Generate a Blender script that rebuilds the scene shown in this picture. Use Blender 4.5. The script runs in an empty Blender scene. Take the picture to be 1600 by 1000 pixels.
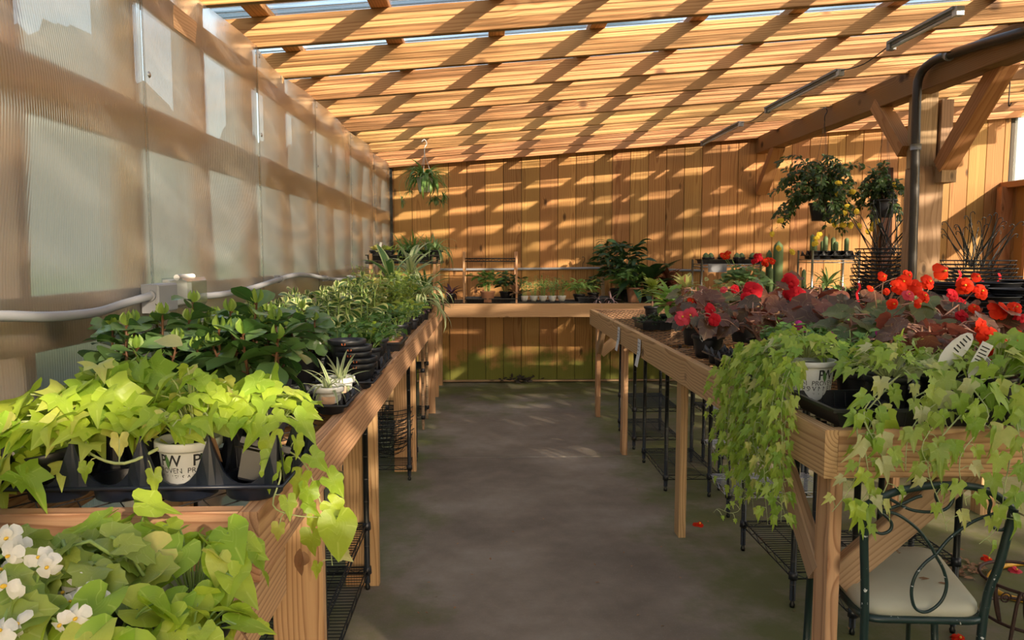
import bpy, math, random
import numpy as np
from mathutils import Vector, Matrix, Euler
S = bpy.context.scene
COL = S.collection
# ------------------------------------------------------------------ camera, sky, sun, exposure
F_PX, EYE = 1155.0, 1.47                      # focal length in pixels of the 1600 px wide frame, camera height
TH = math.atan(100/F_PX); PS = math.atan(math.cos(TH)*40/F_PX)
cam = bpy.data.cameras.new('camera'); camo = bpy.data.objects.new('camera', cam); COL.objects.link(camo)
cam.sensor_width = 36; cam.lens = F_PX/1600*36; cam.clip_start = .02; cam.clip_end = 300
camo.location = (0, 0, EYE); camo.rotation_euler = (math.pi/2-TH, 0, -PS)
S.camera = camo
SUN_TRAVEL = Vector((-.64, 1, -.446)).normalized()
SUN_STRENGTH, SKY_STRENGTH, EXPOSURE = 15.5, .42, .6
world = bpy.data.worlds.new('world'); S.world = world; world.use_nodes = True
wn = world.node_tree.nodes; wl = world.node_tree.links
sky = wn.new('ShaderNodeTexSky'); sky.sky_type = 'NISHITA'; sky.sun_disc = False
sky.sun_elevation = math.radians(21); sky.sun_rotation = math.atan2(.64, -1); sky.air_density = 1.0; sky.dust_density = 1.6
wn['Background'].inputs['Strength'].default_value = SKY_STRENGTH
wb_ = wn.new('ShaderNodeMix'); wb_.data_type = 'RGBA'; wb_.blend_type = 'MULTIPLY'; wb_.inputs[0].default_value = 1
wl.new(sky.outputs[0], wb_.inputs[6]); wb_.inputs[7].default_value = (1.12, 1.0, .84, 1)      # the camera's warm white balance
wl.new(wb_.outputs[2], wn['Background'].inputs['Color'])
sl = bpy.data.lights.new('sun', 'SUN'); sl.energy = SUN_STRENGTH; sl.angle = math.radians(.9); sl.color = (1, .82, .62)
so = bpy.data.objects.new('sun', sl); COL.objects.link(so); so.location = (6, -9, 9)
so.rotation_euler = SUN_TRAVEL.to_track_quat('-Z', 'Y').to_euler()
S.view_settings.view_transform = 'Standard'; S.view_settings.look = 'None'; S.view_settings.gamma = 1
S.view_settings.use_curve_mapping = False; S.view_settings.exposure = EXPOSURE
S.cycles.max_bounces = 10; S.cycles.transparent_max_bounces = 24; S.cycles.transmission_bounces = 8
S.cycles.diffuse_bounces = 4; S.cycles.glossy_bounces = 3
S.cycles.caustics_reflective = False; S.cycles.caustics_refractive = True
S.cycles.sample_clamp_indirect = 6

# ------------------------------------------------------------------ helpers
_R = Vector((math.cos(PS), -math.sin(PS), 0)); _F = Vector((math.sin(PS)*math.cos(TH), math.cos(PS)*math.cos(TH), -math.sin(TH))); _U = _R.cross(_F)
def at(px, py, Y=None, Z=None, X=None):
    """the point of the place seen at a pixel of the photograph, on a plane at real depth Y, height Z or side X"""
    d = _F + _R*((px-800)/F_PX) + _U*((500-py)/F_PX)
    t = Y/d.y if Y is not None else ((Z-EYE)/d.z if Z is not None else X/d.x)
    return Vector((t*d.x, t*d.y, EYE+t*d.z))
LABELS = {}
def tag(o, label=None, cat=None, group=None, kind=None):
    if label:
        o['label'] = label
        n = len(label.split())
        if not 4 <= n <= 16: print('LABEL LENGTH', n, label)
        if label in LABELS and not group: print('DUPLICATE LABEL', label)
        LABELS[label] = 1
    if cat: o['category'] = cat
    if group: o['group'] = group
    if kind: o['kind'] = kind
    return o
def thing(name, loc, label, cat, group=None, rz=0, kind=None):
    o = bpy.data.objects.new(name, None); COL.objects.link(o); o.empty_display_size = .05
    o.location = loc; o.rotation_euler = (0, 0, rz)
    return tag(o, label, cat, group, kind)
def adopt(o, root):
    """parent an object that was built in world coordinates"""
    o.parent = root
    o.matrix_parent_inverse = Matrix.LocRotScale(root.location, root.rotation_euler, root.scale).inverted()
    return o
class MB:
    def __init__(s): s.v = []; s.f = []; s.uv = []; s.sm = []; s.mi = []
    def add(s, V, F, uv=None, smooth=False, mi=0):
        b = len(s.v)
        s.v.extend([tuple(map(float, p)) for p in V]); s.uv.extend(uv if uv is not None else [(0, 0)]*len(V))
        for f in F: s.f.append(tuple(i+b for i in f)); s.sm.append(smooth); s.mi.append(mi)
        return s
    def box(s, lo, hi, mi=0):
        (a, b, c), (d, e, f) = lo, hi
        V = [(a,b,c),(d,b,c),(d,e,c),(a,e,c),(a,b,f),(d,b,f),(d,e,f),(a,e,f)]
        return s.add(V, [(0,3,2,1),(4,5,6,7),(0,1,5,4),(1,2,6,5),(2,3,7,6),(3,0,4,7)], mi=mi)
    def tube(s, pts, r, n=6, closed=False, mi=0, caps=True):
        P = [Vector(p) for p in pts]; N = len(P); R = r if isinstance(r, (list, tuple)) else [r]*N
        V = []; up = None
        for i in range(N):
            if closed: t = P[(i+1) % N]-P[i-1]
            else: t = P[min(i+1, N-1)]-P[max(i-1, 0)]
            t = t.normalized() if t.length > 1e-9 else Vector((0,0,1))
            if up is None: up = Vector((0,0,1)) if abs(t.z) < .9 else Vector((1,0,0))
            a = t.cross(up)
            if a.length < 1e-4: a = t.orthogonal()
            a.normalize(); b = a.cross(t); up = b
            for k in range(n):
                an = 2*math.pi*k/n; V.append(P[i]+(a*math.cos(an)+b*math.sin(an))*R[i])
        F = []
        for i in range(N if closed else N-1):
            j = (i+1) % N
            for k in range(n):
                l = (k+1) % n; F.append((i*n+k, i*n+l, j*n+l, j*n+k))
        s.add(V, F, smooth=n > 4, mi=mi)
        if not closed and caps:
            b = len(s.v)-N*n
            s.f += [tuple(b+k for k in range(n)), tuple(b+(N-1)*n+k for k in reversed(range(n)))]; s.sm += [False]*2; s.mi += [mi]*2
        return s
    def lathe(s, prof, n=24, c=(0,0,0), mi=0, M=None, smooth=True):
        V = []; uv = []
        for j, (r, z) in enumerate(prof):
            for k in range(n):
                a = 2*math.pi*k/n; V.append(Vector((c[0]+r*math.cos(a), c[1]+r*math.sin(a), c[2]+z))); uv.append((k/n, j/len(prof)))
        F = [(j*n+k, j*n+(k+1) % n, (j+1)*n+(k+1) % n, (j+1)*n+k) for j in range(len(prof)-1) for k in range(n)]
        if M is not None: V = [M @ v for v in V]
        s.add(V, F, uv, smooth, mi); return s
    def tmpl(s, T, M, mi=0):
        A = np.array(M); V = T[0] @ A[:3,:3].T + A[:3,3]
        return s.add(V.tolist(), T[1], T[2], True, mi)
    def build(s, name, mat, parent=None, world=False):
        me = bpy.data.meshes.new(name); me.from_pydata(s.v, [], s.f)
        for m in (mat if isinstance(mat, (list, tuple)) else [mat]): me.materials.append(m)
        me.polygons.foreach_set('use_smooth', s.sm)
        if any(s.mi): me.polygons.foreach_set('material_index', s.mi)
        if any(u != (0, 0) for u in s.uv[:60]):
            L = me.uv_layers.new(name='UVMap'); li = np.empty(len(me.loops), dtype=np.int32); me.loops.foreach_get('vertex_index', li)
            L.data.foreach_set('uv', np.array(s.uv, dtype=np.float32)[li].ravel())
        o = bpy.data.objects.new(name, me); COL.objects.link(o)
        if parent is not None:
            if world: adopt(o, parent)
            else: o.parent = parent
        return o
def inst(name, me, parent, M):
    o = bpy.data.objects.new(name, me); COL.objects.link(o); o.parent = parent; o.matrix_basis = M; return o
def children(o): return [c for c in bpy.data.objects if c.parent is o]
def dup(o, loc, rz=None, label=None, group=None, parent=None, kids=None):
    c = o.copy(); COL.objects.link(c)
    if parent is not None: c.parent = parent
    if loc is not None: c.location = loc
    if rz is not None: c.rotation_euler.z = rz
    if label: tag(c, label, None, group)
    for ch in o.children: dup(ch, None, parent=c)
    return c
def lumber(name, a, b, w, h, mat, parent, up=(0,0,1), ch=.0025, world=True):
    """a sawn timber from a to b (centre line), w across, h along up; grain runs along local X"""
    a = Vector(a); b = Vector(b); L = (b-a).length; x = (b-a).normalized(); u = Vector(up)
    y = u.cross(x).normalized(); z = x.cross(y)
    cs = [(-w/2+ch,-h/2),(w/2-ch,-h/2),(w/2,-h/2+ch),(w/2,h/2-ch),(w/2-ch,h/2),(-w/2+ch,h/2),(-w/2,h/2-ch),(-w/2,-h/2+ch)]
    m = MB(); m.add([(-L/2,p,q) for p,q in cs]+[(L/2,p,q) for p,q in cs],
        [tuple(reversed(range(8))), tuple(range(8,16))]+[(i,(i+1)%8,(i+1)%8+8,i+8) for i in range(8)])
    o = m.build(name, mat)
    R = Matrix((x, y, z)).transposed().to_4x4(); o.matrix_basis = Matrix.Translation((a+b)/2) @ R
    if parent is not None:
        o.parent = parent
        if world: o.matrix_parent_inverse = Matrix.LocRotScale(parent.location, parent.rotation_euler, parent.scale).inverted()
    return o

# ------------------------------------------------------------------ materials
def nmat(name):
    m = bpy.data.materials.new(name); m.use_nodes = True; nt = m.node_tree; b = nt.nodes['Principled BSDF']
    return m, nt, b, nt.nodes.new, nt.links.new
def math_(nt, op, a, b=None, c=None):
    n = nt.nodes.new('ShaderNodeMath'); n.operation = op
    for i, v in enumerate((a, b, c)):
        if v is None: continue
        if isinstance(v, (int, float)): n.inputs[i].default_value = v
        else: nt.links.new(v, n.inputs[i])
    return n.outputs[0]
def ramp(nt, fac, stops):
    n = nt.nodes.new('ShaderNodeValToRGB'); e = n.color_ramp.elements
    while len(e) < len(stops): e.new(.5)
    for i, (p, c) in enumerate(stops): e[i].position = p; e[i].color = (*c, 1) if len(c) == 3 else c
    nt.links.new(fac, n.inputs[0]); return n.outputs[0]
def mixc(nt, fac, a, b, mode='MIX'):
    n = nt.nodes.new('ShaderNodeMix'); n.data_type = 'RGBA'; n.blend_type = mode
    for i, v in ((0, fac), (6, a), (7, b)):
        if isinstance(v, (int, float)): n.inputs[i].default_value = v
        elif isinstance(v, tuple): n.inputs[i].default_value = (*v, 1)
        else: nt.links.new(v, n.inputs[i])
    return n.outputs[2]
def noise(nt, vec, scale, detail=3, rough=.5):
    n = nt.nodes.new('ShaderNodeTexNoise'); n.inputs['Scale'].default_value = scale; n.inputs['Detail'].default_value = detail
    n.inputs['Roughness'].default_value = rough
    if vec is not None: nt.links.new(vec, n.inputs['Vector'])
    return n.outputs[0]
def mapping(nt, vec, scale=(1,1,1), loc=(0,0,0)):
    n = nt.nodes.new('ShaderNodeMapping'); n.inputs['Scale'].default_value = scale; n.inputs['Location'].default_value = loc
    nt.links.new(vec, n.inputs['Vector']); return n.outputs[0]
def bump(nt, b, h, strength=.3, dist=.002):
    n = nt.nodes.new('ShaderNodeBump'); n.inputs['Strength'].default_value = strength; n.inputs['Distance'].default_value = dist
    nt.links.new(h, n.inputs['Height']); nt.links.new(n.outputs[0], b.inputs['Normal'])
def plain(name, col, rough=.5, metal=0, spec=.5, var=.0, bumps=0, bscale=60):
    m, nt, b, N, L = nmat(name)
    b.inputs['Roughness'].default_value = rough; b.inputs['Metallic'].default_value = metal; b.inputs['Specular IOR Level'].default_value = spec
    tc = N('ShaderNodeTexCoord').outputs['Object']
    n = noise(nt, tc, bscale, 4)
    c = mixc(nt, n, tuple(max(0, x*(1-var)) for x in col), tuple(min(1, x*(1+var)) for x in col))
    L(c, b.inputs['Base Color'])
    if bumps: bump(nt, b, n, bumps)
    return m
def wood(name, light, dark, ring=.0085, knots=1.0, rough=.65, tint=.25, moss=None, stain=.0, streak=.35):
    m, nt, b, N, L = nmat(name)
    tc = N('ShaderNodeTexCoord').outputs['Object']; rnd = N('ShaderNodeObjectInfo').outputs['Random']
    off = N('ShaderNodeCombineXYZ')
    L(math_(nt, 'MULTIPLY', rnd, 37.), off.inputs[0]); L(math_(nt, 'MULTIPLY', rnd, 11.), off.inputs[1]); L(math_(nt, 'MULTIPLY', rnd, 23.), off.inputs[2])
    va = N('ShaderNodeVectorMath'); va.operation = 'ADD'; L(tc, va.inputs[0]); L(off.outputs[0], va.inputs[1]); p = va.outputs[0]
    sep = N('ShaderNodeSeparateXYZ'); L(tc, sep.inputs[0])
    # heart of the tree a little off the board, different for every board
    cy = math_(nt, 'MULTIPLY_ADD', math_(nt, 'FRACT', math_(nt, 'MULTIPLY', rnd, 17.3)), .16, -.08)
    cz = math_(nt, 'MULTIPLY_ADD', math_(nt, 'FRACT', math_(nt, 'MULTIPLY', rnd, 31.7)), .10, .015)
    dy = math_(nt, 'SUBTRACT', sep.outputs[1], cy); dz = math_(nt, 'SUBTRACT', sep.outputs[2], cz)
    dist = math_(nt, 'SQRT', math_(nt, 'ADD', math_(nt, 'MULTIPLY', dy, dy), math_(nt, 'MULTIPLY', dz, dz)))
    warp = noise(nt, mapping(nt, p, (.9, 5, 5)), 1.0, 2)
    warp2 = noise(nt, mapping(nt, p, (5, 30, 30)), 1.0, 2)
    vor = N('ShaderNodeTexVoronoi'); vor.feature = 'F1'; vor.inputs['Scale'].default_value = 1; vor.inputs['Randomness'].default_value = 1
    L(mapping(nt, p, (2.6, 6.0, 3.0)), vor.inputs['Vector'])
    kd = vor.outputs['Distance']
    halo = math_(nt, 'MAXIMUM', math_(nt, 'SUBTRACT', 1.0, math_(nt, 'MULTIPLY', kd, 3.0)), 0.0)
    r = math_(nt, 'ADD', math_(nt, 'ADD', dist, math_(nt, 'MULTIPLY', warp, .07)), math_(nt, 'ADD', math_(nt, 'MULTIPLY', warp2, .006), math_(nt, 'MULTIPLY', math_(nt, 'MULTIPLY', halo, halo), .03*knots)))
    rings = math_(nt, 'FRACT', math_(nt, 'DIVIDE', r, ring))
    ringc = ramp(nt, rings, [(0, (0,0,0)), (.55, (.25,.25,.25)), (.86, (1,1,1)), (.97, (.15,.15,.15))])
    fine = noise(nt, mapping(nt, p, (6, 320, 320)), 1.0, 2)
    base = mixc(nt, math_(nt, 'MULTIPLY', ringc, .78), light, dark)
    base = mixc(nt, math_(nt, 'MULTIPLY', fine, streak), base, dark)
    big = noise(nt, mapping(nt, p, (.7, 2, 2)), 1.3, 3)
    base = mixc(nt, math_(nt, 'MULTIPLY', math_(nt, 'SUBTRACT', big, .35), stain*2), base, tuple(x*.35 for x in dark))
    kn = ramp(nt, kd, [(0, (1,1,1)), (.07*knots+.001, (.8,.8,.8)), (.13*knots+.002, (0,0,0))])
    base = mixc(nt, kn, base, tuple(x*.28 for x in dark))
    hs = N('ShaderNodeHueSaturation'); L(base, hs.inputs['Color'])
    L(math_(nt, 'MULTIPLY_ADD', rnd, tint, 1-tint/2), hs.inputs['Value']); L(math_(nt, 'MULTIPLY_ADD', math_(nt, 'FRACT', math_(nt, 'MULTIPLY', rnd, 7.7)), .02, .49), hs.inputs['Hue'])
    out = hs.outputs[0]
    if moss:
        geo = N('ShaderNodeNewGeometry'); sp = N('ShaderNodeSeparateXYZ'); L(geo.outputs['Position'], sp.inputs[0])
        mn = noise(nt, geo.outputs['Position'], 3.5, 6, .65)
        h = math_(nt, 'SUBTRACT', math_(nt, 'MULTIPLY_ADD', mn, 1.0, moss-.38), sp.outputs[2])
        k = ramp(nt, math_(nt, 'MULTIPLY_ADD', h, 4.5, .3), [(0, (0,0,0)), (.9, (1,1,1))])
        out = mixc(nt, math_(nt, 'MULTIPLY', k, .82), out, (.12, .17, .02))
    L(out, b.inputs['Base Color']); b.inputs['Roughness'].default_value = rough; b.inputs['Specular IOR Level'].default_value = .3
    bump(nt, b, math_(nt, 'ADD', math_(nt, 'MULTIPLY', ringc, -.5), fine), .35, .0015)
    return m
M = {}
M['fir'] = wood('rough fir', (.70,.43,.225), (.29,.125,.05), ring=.013, tint=.2, knots=.8)
M['rafter'] = wood('rafter fir', (.60,.33,.135), (.31,.125,.038), ring=.012, tint=.22, stain=.16)
M['cedar'] = wood('cedar boards', (.53,.28,.092), (.27,.11,.032), ring=.016, tint=.42, moss=.22, stain=.12, knots=1.1)
M['beam'] = wood('shaded brown beam', (.34,.18,.075), (.20,.09,.035), ring=.012, tint=.1)  # darker wood colour carries the shade on the beam's side
M['stud'] = wood('sunlit outdoor studs', (.92,.60,.33), (.62,.33,.15), ring=.012, tint=.2)  # paler than the fir so sunlight on the studs is in the colour
M['cedar_plain'] = wood('cedar frame', (.55,.29,.12), (.34,.15,.055), ring=.016, tint=.3)
M['oldwood'] = wood('weathered timber', (.50,.33,.19), (.27,.16,.08), ring=.010, tint=.2)
M['black_plastic'] = plain('black plastic', (.012,.013,.017), .38, var=.3)
M['blue_black'] = plain('blue black plastic', (.012,.016,.028), .33, var=.3)
M['black_metal'] = plain('black metal', (.012,.014,.014), .35, .3, var=.3)
M['dark_pipe'] = plain('dark painted pipe', (.060,.055,.052), .4, .3, var=.2)
M['grey_pvc'] = plain('grey conduit', (.30,.31,.33), .45, var=.08, bscale=9)
M['chrome'] = plain('zinc wire', (.55,.55,.56), .3, .9, var=.1)
M['rust_mesh'] = plain('rusted expanded steel', (.11,.075,.05), .7, .3, var=.35)
M['steel_mesh'] = plain('dull dark steel mesh', (.05,.045,.042), .55, .5, var=.3)
M['white_plastic'] = plain('white plastic', (.72,.72,.70), .35, var=.05)
M['paper'] = plain('white paper tag', (.75,.75,.73), .7, var=.04)
M['ink'] = plain('black print', (.02,.02,.02), .6)
M['soil'] = plain('potting soil', (.035,.022,.014), .95, var=.6, bumps=1, bscale=180)
M['terracotta'] = plain('terracotta clay', (.42,.20,.11), .8, var=.2, bscale=25)
# concrete
def concrete():
    m, nt, b, N, L = nmat('worn concrete')
    pos = N('ShaderNodeNewGeometry').outputs['Position']; sp = N('ShaderNodeSeparateXYZ'); L(pos, sp.inputs[0])
    n1 = noise(nt, pos, 1.1, 6, .6); n2 = noise(nt, pos, 9, 6, .7); n3 = noise(nt, mapping(nt, pos, (90, 3, 1)), 1, 2); n4 = noise(nt, pos, 120, 2)
    c = ramp(nt, n1, [(.28, (.13,.10,.072)), (.5, (.27,.22,.165)), (.70, (.42,.36,.29))])
    c = mixc(nt, math_(nt, 'MULTIPLY', n2, .55), c, (.10,.08,.058))
    c = mixc(nt, math_(nt, 'MULTIPLY', ramp(nt, n4, [(.62,(0,0,0)),(.75,(1,1,1))]), .35), c, (.36,.33,.28))
    # moss: along the tables' drip lines and the far wall
    ax = math_(nt, 'ABSOLUTE', math_(nt, 'SUBTRACT', sp.outputs[0], .28))
    mx = math_(nt, 'MULTIPLY_ADD', ax, 1.35, -.82)
    my = math_(nt, 'MULTIPLY_ADD', sp.outputs[1], .55, -3.9)
    mm = math_(nt, 'MAXIMUM', mx, my)
    mm = math_(nt, 'MINIMUM', mm, .42)
    k = math_(nt, 'ADD', mm, math_(nt, 'MULTIPLY_ADD', noise(nt, pos, 2.3, 7, .68), 2.4, -1.12))
    kk = ramp(nt, k, [(0, (0,0,0)), (.6, (1,1,1))])
    c = mixc(nt, math_(nt, 'MULTIPLY', kk, .8), c, (.10,.12,.02))
    L(c, b.inputs['Base Color'])
    L(math_(nt, 'MULTIPLY_ADD', n1, -.5, .95), b.inputs['Roughness']); b.inputs['Specular IOR Level'].default_value = .45
    bump(nt, b, math_(nt, 'ADD', math_(nt, 'MULTIPLY', n2, .6), math_(nt, 'ADD', math_(nt, 'MULTIPLY', n3, .25), math_(nt, 'MULTIPLY', n4, .35))), .5, .004)
    return m
M['concrete'] = concrete()
# clear corrugated roofing, caustic sun streaks put into its tint along the corrugations
def clear_sheet(name, col, sun_streaks=True, gloss=.06):
    m = bpy.data.materials.new(name); m.use_nodes = True; nt = m.node_tree; nt.nodes.clear(); N = nt.nodes.new; L = nt.links.new
    out = N('ShaderNodeOutputMaterial'); tr = N('ShaderNodeBsdfTransparent'); gl = N('ShaderNodeBsdfGlossy'); tl = N('ShaderNodeBsdfTranslucent')
    gl.inputs['Roughness'].default_value = .12; tl.inputs['Color'].default_value = (.75,.74,.70,1)
    pos = N('ShaderNodeNewGeometry').outputs['Position']
    lw = N('ShaderNodeFresnel'); lw.inputs['IOR'].default_value = 1.45
    m1 = N('ShaderNodeMixShader'); m2 = N('ShaderNodeMixShader')
    if sun_streaks:
        g = noise(nt, mapping(nt, pos, (.35, 7, .35)), 1, 5, .7); g2 = noise(nt, mapping(nt, pos, (.9, 30, .9)), 1, 2)
        gg = ramp(nt, math_(nt, 'ADD', math_(nt, 'MULTIPLY', g, .62), math_(nt, 'MULTIPLY', g2, .38)), [(.44, (1,1,1)), (.55, (0,0,0))])
        L(mixc(nt, gg, col, tuple(x*.26 for x in col)), tr.inputs['Color'])
        fc = N('ShaderNodeLayerWeight'); fc.inputs['Blend'].default_value = .5
        L(math_(nt, 'ADD', math_(nt, 'MULTIPLY_ADD', gg, .16, .03), math_(nt, 'MULTIPLY', math_(nt, 'POWER', fc.outputs['Facing'], 5.0), .8)), m1.inputs[0])
    else:
        tr.inputs['Color'].default_value = (*col, 1); m1.inputs[0].default_value = .12
    L(tr.outputs[0], m1.inputs[1]); L(tl.outputs[0], m1.inputs[2])
    L(math_(nt, 'MULTIPLY', lw.outputs[0], .45), m2.inputs[0]); L(m1.outputs[0], m2.inputs[1]); L(gl.outputs[0], m2.inputs[2])
    L(m2.outputs[0], out.inputs['Surface']); return m
M['roofing'] = clear_sheet('clear corrugated roofing', (.92,.94,.95))
M['clear_pane'] = clear_sheet('clear pane', (.90,.92,.92), False)
def twinwall():
    """fluted twin-wall sheet: vertical flutes 9 mm apart, blurs what lies behind it"""
    m = bpy.data.materials.new('twin wall sheet'); m.use_nodes = True; nt = m.node_tree; nt.nodes.clear(); N = nt.nodes.new; L = nt.links.new
    out = N('ShaderNodeOutputMaterial'); rf = N('ShaderNodeBsdfRefraction'); gl = N('ShaderNodeBsdfGlossy'); tl = N('ShaderNodeBsdfTranslucent'); tr = N('ShaderNodeBsdfTransparent')
    df = N('ShaderNodeBsdfDiffuse'); df.inputs['Color'].default_value = (.60,.62,.62,1)
    rf.inputs['IOR'].default_value = 1.12; rf.inputs['Roughness'].default_value = .34; rf.inputs['Color'].default_value = (.80,.82,.83,1)
    gl.inputs['Roughness'].default_value = .13; gl.inputs['Color'].default_value = (.95,.95,.95,1); tl.inputs['Color'].default_value = (.80,.80,.78,1)
    tr.inputs['Color'].default_value = (.9,.92,.92,1)
    pos = N('ShaderNodeNewGeometry').outputs['Position']; sp = N('ShaderNodeSeparateXYZ'); L(pos, sp.inputs[0])
    fl = math_(nt, 'SINE', math_(nt, 'MULTIPLY', sp.outputs[1], 2*math.pi/.0105))
    dirt = noise(nt, mapping(nt, pos, (1, 2.4, 2.4)), 1, 5, .6)
    bn = N('ShaderNodeBump'); bn.inputs['Strength'].default_value = .55; bn.inputs['Distance'].default_value = .0012; L(fl, bn.inputs['Height'])
    for s in (gl, rf): L(bn.outputs[0], s.inputs['Normal'])
    a = N('ShaderNodeMixShader'); b = N('ShaderNodeMixShader'); c = N('ShaderNodeMixShader'); d = N('ShaderNodeMixShader')
    rib = ramp(nt, fl, [(.55, (0,0,0)), (.98, (1,1,1))])
    a.inputs[0].default_value = .14; L(rf.outputs[0], a.inputs[1]); L(tr.outputs[0], a.inputs[2])
    L(math_(nt, 'ADD', math_(nt, 'MULTIPLY', rib, .22), math_(nt, 'MULTIPLY', dirt, .22)), b.inputs[0]); L(a.outputs[0], b.inputs[1]); L(tl.outputs[0], b.inputs[2])
    c.inputs[0].default_value = .09; L(b.outputs[0], c.inputs[1]); L(df.outputs[0], c.inputs[2])
    fr = N('ShaderNodeFresnel'); fr.inputs['IOR'].default_value = 1.5
    L(math_(nt, 'MINIMUM', math_(nt, 'MULTIPLY_ADD', fr.outputs[0], 1.2, .06), .72), d.inputs[0]); L(c.outputs[0], d.inputs[1]); L(gl.outputs[0], d.inputs[2])
    L(d.outputs[0], out.inputs['Surface']); return m
M['twinwall'] = twinwall()

# ------------------------------------------------------------------ the setting
XL, XR, YB, YF = -1.10, 6.10, 8.55, -3.6
def roofz(x): return 2.46+.083*(x-XL)          # underside of the rafters
rng = random.Random(4)
# floor slabs
fl = thing('floor', (0, 0, 0), 'worn grey concrete floor slabs with green moss along the tables', None, kind='structure')
for y0, y1 in ((YF-.1, 2.25), (2.25, 5.31), (5.31, YB+.1)):
    for x0, x1 in ((XL-.1, 3.05), (3.05, XR+.1)):
        m = MB(); g = .004; e = .008; lo = (x0+g, y0+g); hi = (x1-g, y1-g)
        V = [(lo[0],lo[1],-.1),(hi[0],lo[1],-.1),(hi[0],hi[1],-.1),(lo[0],hi[1],-.1),(lo[0],lo[1],-.006),(hi[0],lo[1],-.006),(hi[0],hi[1],-.006),(lo[0],hi[1],-.006),
             (lo[0]+e,lo[1]+e,0),(hi[0]-e,lo[1]+e,0),(hi[0]-e,hi[1]-e,0),(lo[0]+e,hi[1]-e,0)]
        m.add(V, [(0,3,2,1),(0,1,5,4),(1,2,6,5),(2,3,7,6),(3,0,4,7),(4,5,9,8),(5,6,10,9),(6,7,11,10),(7,4,8,11),(8,9,10,11)])
        m.build('slab', M['concrete'], fl)
# outdoor ground and growth beyond the translucent wall
mg = plain('rough grass', (.07,.10,.035), .9, var=.5, bscale=3)
g = MB().box((-80,-80,-.35), (90,90,-.16)).build('ground', mg); tag(g, 'grassy ground outside around the greenhouse', None, kind='structure')
def leafy_bank(x0, x1, y0, y1, h, seed, name, label, col, swap=False):
    r = random.Random(seed); m = MB(); nx, ny = 14, 150
    V = []
    for j in range(ny+1):
        for i in range(nx+1):
            u, v = i/nx, j/ny
            z = h*math.sin(math.pi*min(max(u,.0),1))**.5*(.80+.10*math.sin(v*17+seed)*math.cos(u*9)+.06*math.sin(v*61+u*5)+.16*r.random())
            V.append((x0+(x1-x0)*u+r.uniform(-.15,.15), y0+(y1-y0)*v+r.uniform(-.15,.15), z-.2))
    if swap: V = [(b, a, c) for a, b, c in V]
    m.add(V, [(j*(nx+1)+i, j*(nx+1)+i+1, (j+1)*(nx+1)+i+1, (j+1)*(nx+1)+i) for j in range(ny) for i in range(nx)], smooth=True)
    o = m.build(name, plain(name+' green', col, .9, var=.6, bscale=4)); return tag(o, label, 'hedge')
leafy_bank(-6.5, -3.6, -8, 26, 1.6, 3, 'hedge', 'dark green hedge blurred beyond the translucent left wall', (.04,.055,.03))
leafy_bank(-30, -18, -30, 60, 14.0, 7, 'tree_belt', 'tall grey green belt of trees far beyond the left wall', (.055,.065,.06))
leafy_bank(62, 74, -52, 8, 13.0, 9, 'tree_belt', 'dark belt of trees far beyond the back wall', (.055,.065,.06), True)
# back wall: one board after the other
wb = thing('wall_back', (0, YB, 0), 'back wall of vertical cedar boards with knots and moss at its foot', None, kind='structure')
pitch = .2085; x = at(701.6, 400, Y=YB).x
while x > XL: x -= pitch
wrand = random.Random(8)
while x < XR:
    a, b = max(x+.0025, XL+.01), min(x+pitch-.0025, XR)
    if b-a > .02:
        th = .019+wrand.uniform(-.002, .002); top = roofz((a+b)/2)+.16
        lumber('board', ((a+b)/2, YB+th/2+wrand.uniform(0,.003), .03), ((a+b)/2, YB+th/2, top), b-a, th, M['cedar'], wb, up=(0,-1,0), ch=.003)
    x += pitch
m = MB().box((XL-.05, YB+.03, -.1), (XR+.1, YB+.07, 3.4)); m.build('backing', plain('dark building paper', (.02,.015,.01), .9), wb, True)
lumber('sill_plate', (XL, YB-.012, .022), (XR, YB-.012, .010), .045, .018, M['oldwood'], wb)
# unseen wall added behind the camera to block sun, gap left for sky light
wf = thing('sun_block_wall', (0, YF, 0), 'unseen board wall added behind the camera to keep sun off the floor', None, kind='structure')
WF_TOP = 3.2
x = 1.5
while x < XR:
    yy = YF-.01 if x < 3.4 else -2.2  # stepped nearer on the right to keep sun off the aisle
    lumber('board', (x+.15, yy, 0), (x+.15, yy, WF_TOP), .29, .02, M['cedar'], wf, up=(0,-1,0)); x += .3
for i in range(5): lumber('board', (3.62, YF+.14+.28*i, 0), (3.62, YF+.14+.28*i, WF_TOP), .27, .02, M['cedar'], wf, up=(1,0,0))
# roof: rafters across, purlins along, clear corrugated sheet on top
ce = thing('ceiling', (0, 0, 2.5), 'open timber ceiling with rafters and purlins under clear corrugated roofing', None, kind='structure')
k = -11
while True:
    y = 3.06+.6*k
    if y > YB-.05: break
    lumber('rafter', (XL-.25, y+.019, roofz(XL-.25)+.07), (XR+.25, y+.019, roofz(XR+.25)+.07), .038, .14, M['rafter'], ce); k += 1
for i in range(14):
    x = XL+.03+.565*i
    if x > XR+.2: break
    lumber('purlin', (x, YF-.2, roofz(x)+.159), (x, YB+.15, roofz(x)+.159), .089, .038, M['rafter'], ce, up=(-.083,0,1))
m = MB(); P = .076; A = .009; ys = []; y = YF-.25
while y < YB+.25: ys.append(y); y += P/6
V = []
for yy in ys:
    zz = A*math.sin(2*math.pi*yy/P)
    for xx in (XL-.3, XR+.35): V.append((xx, yy, roofz(xx)+.191+zz))
m.add(V, [(2*i, 2*i+1, 2*i+3, 2*i+2) for i in range(len(ys)-1)], smooth=True)
m.build('roofing_sheet', M['roofing'], ce, True)
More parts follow.
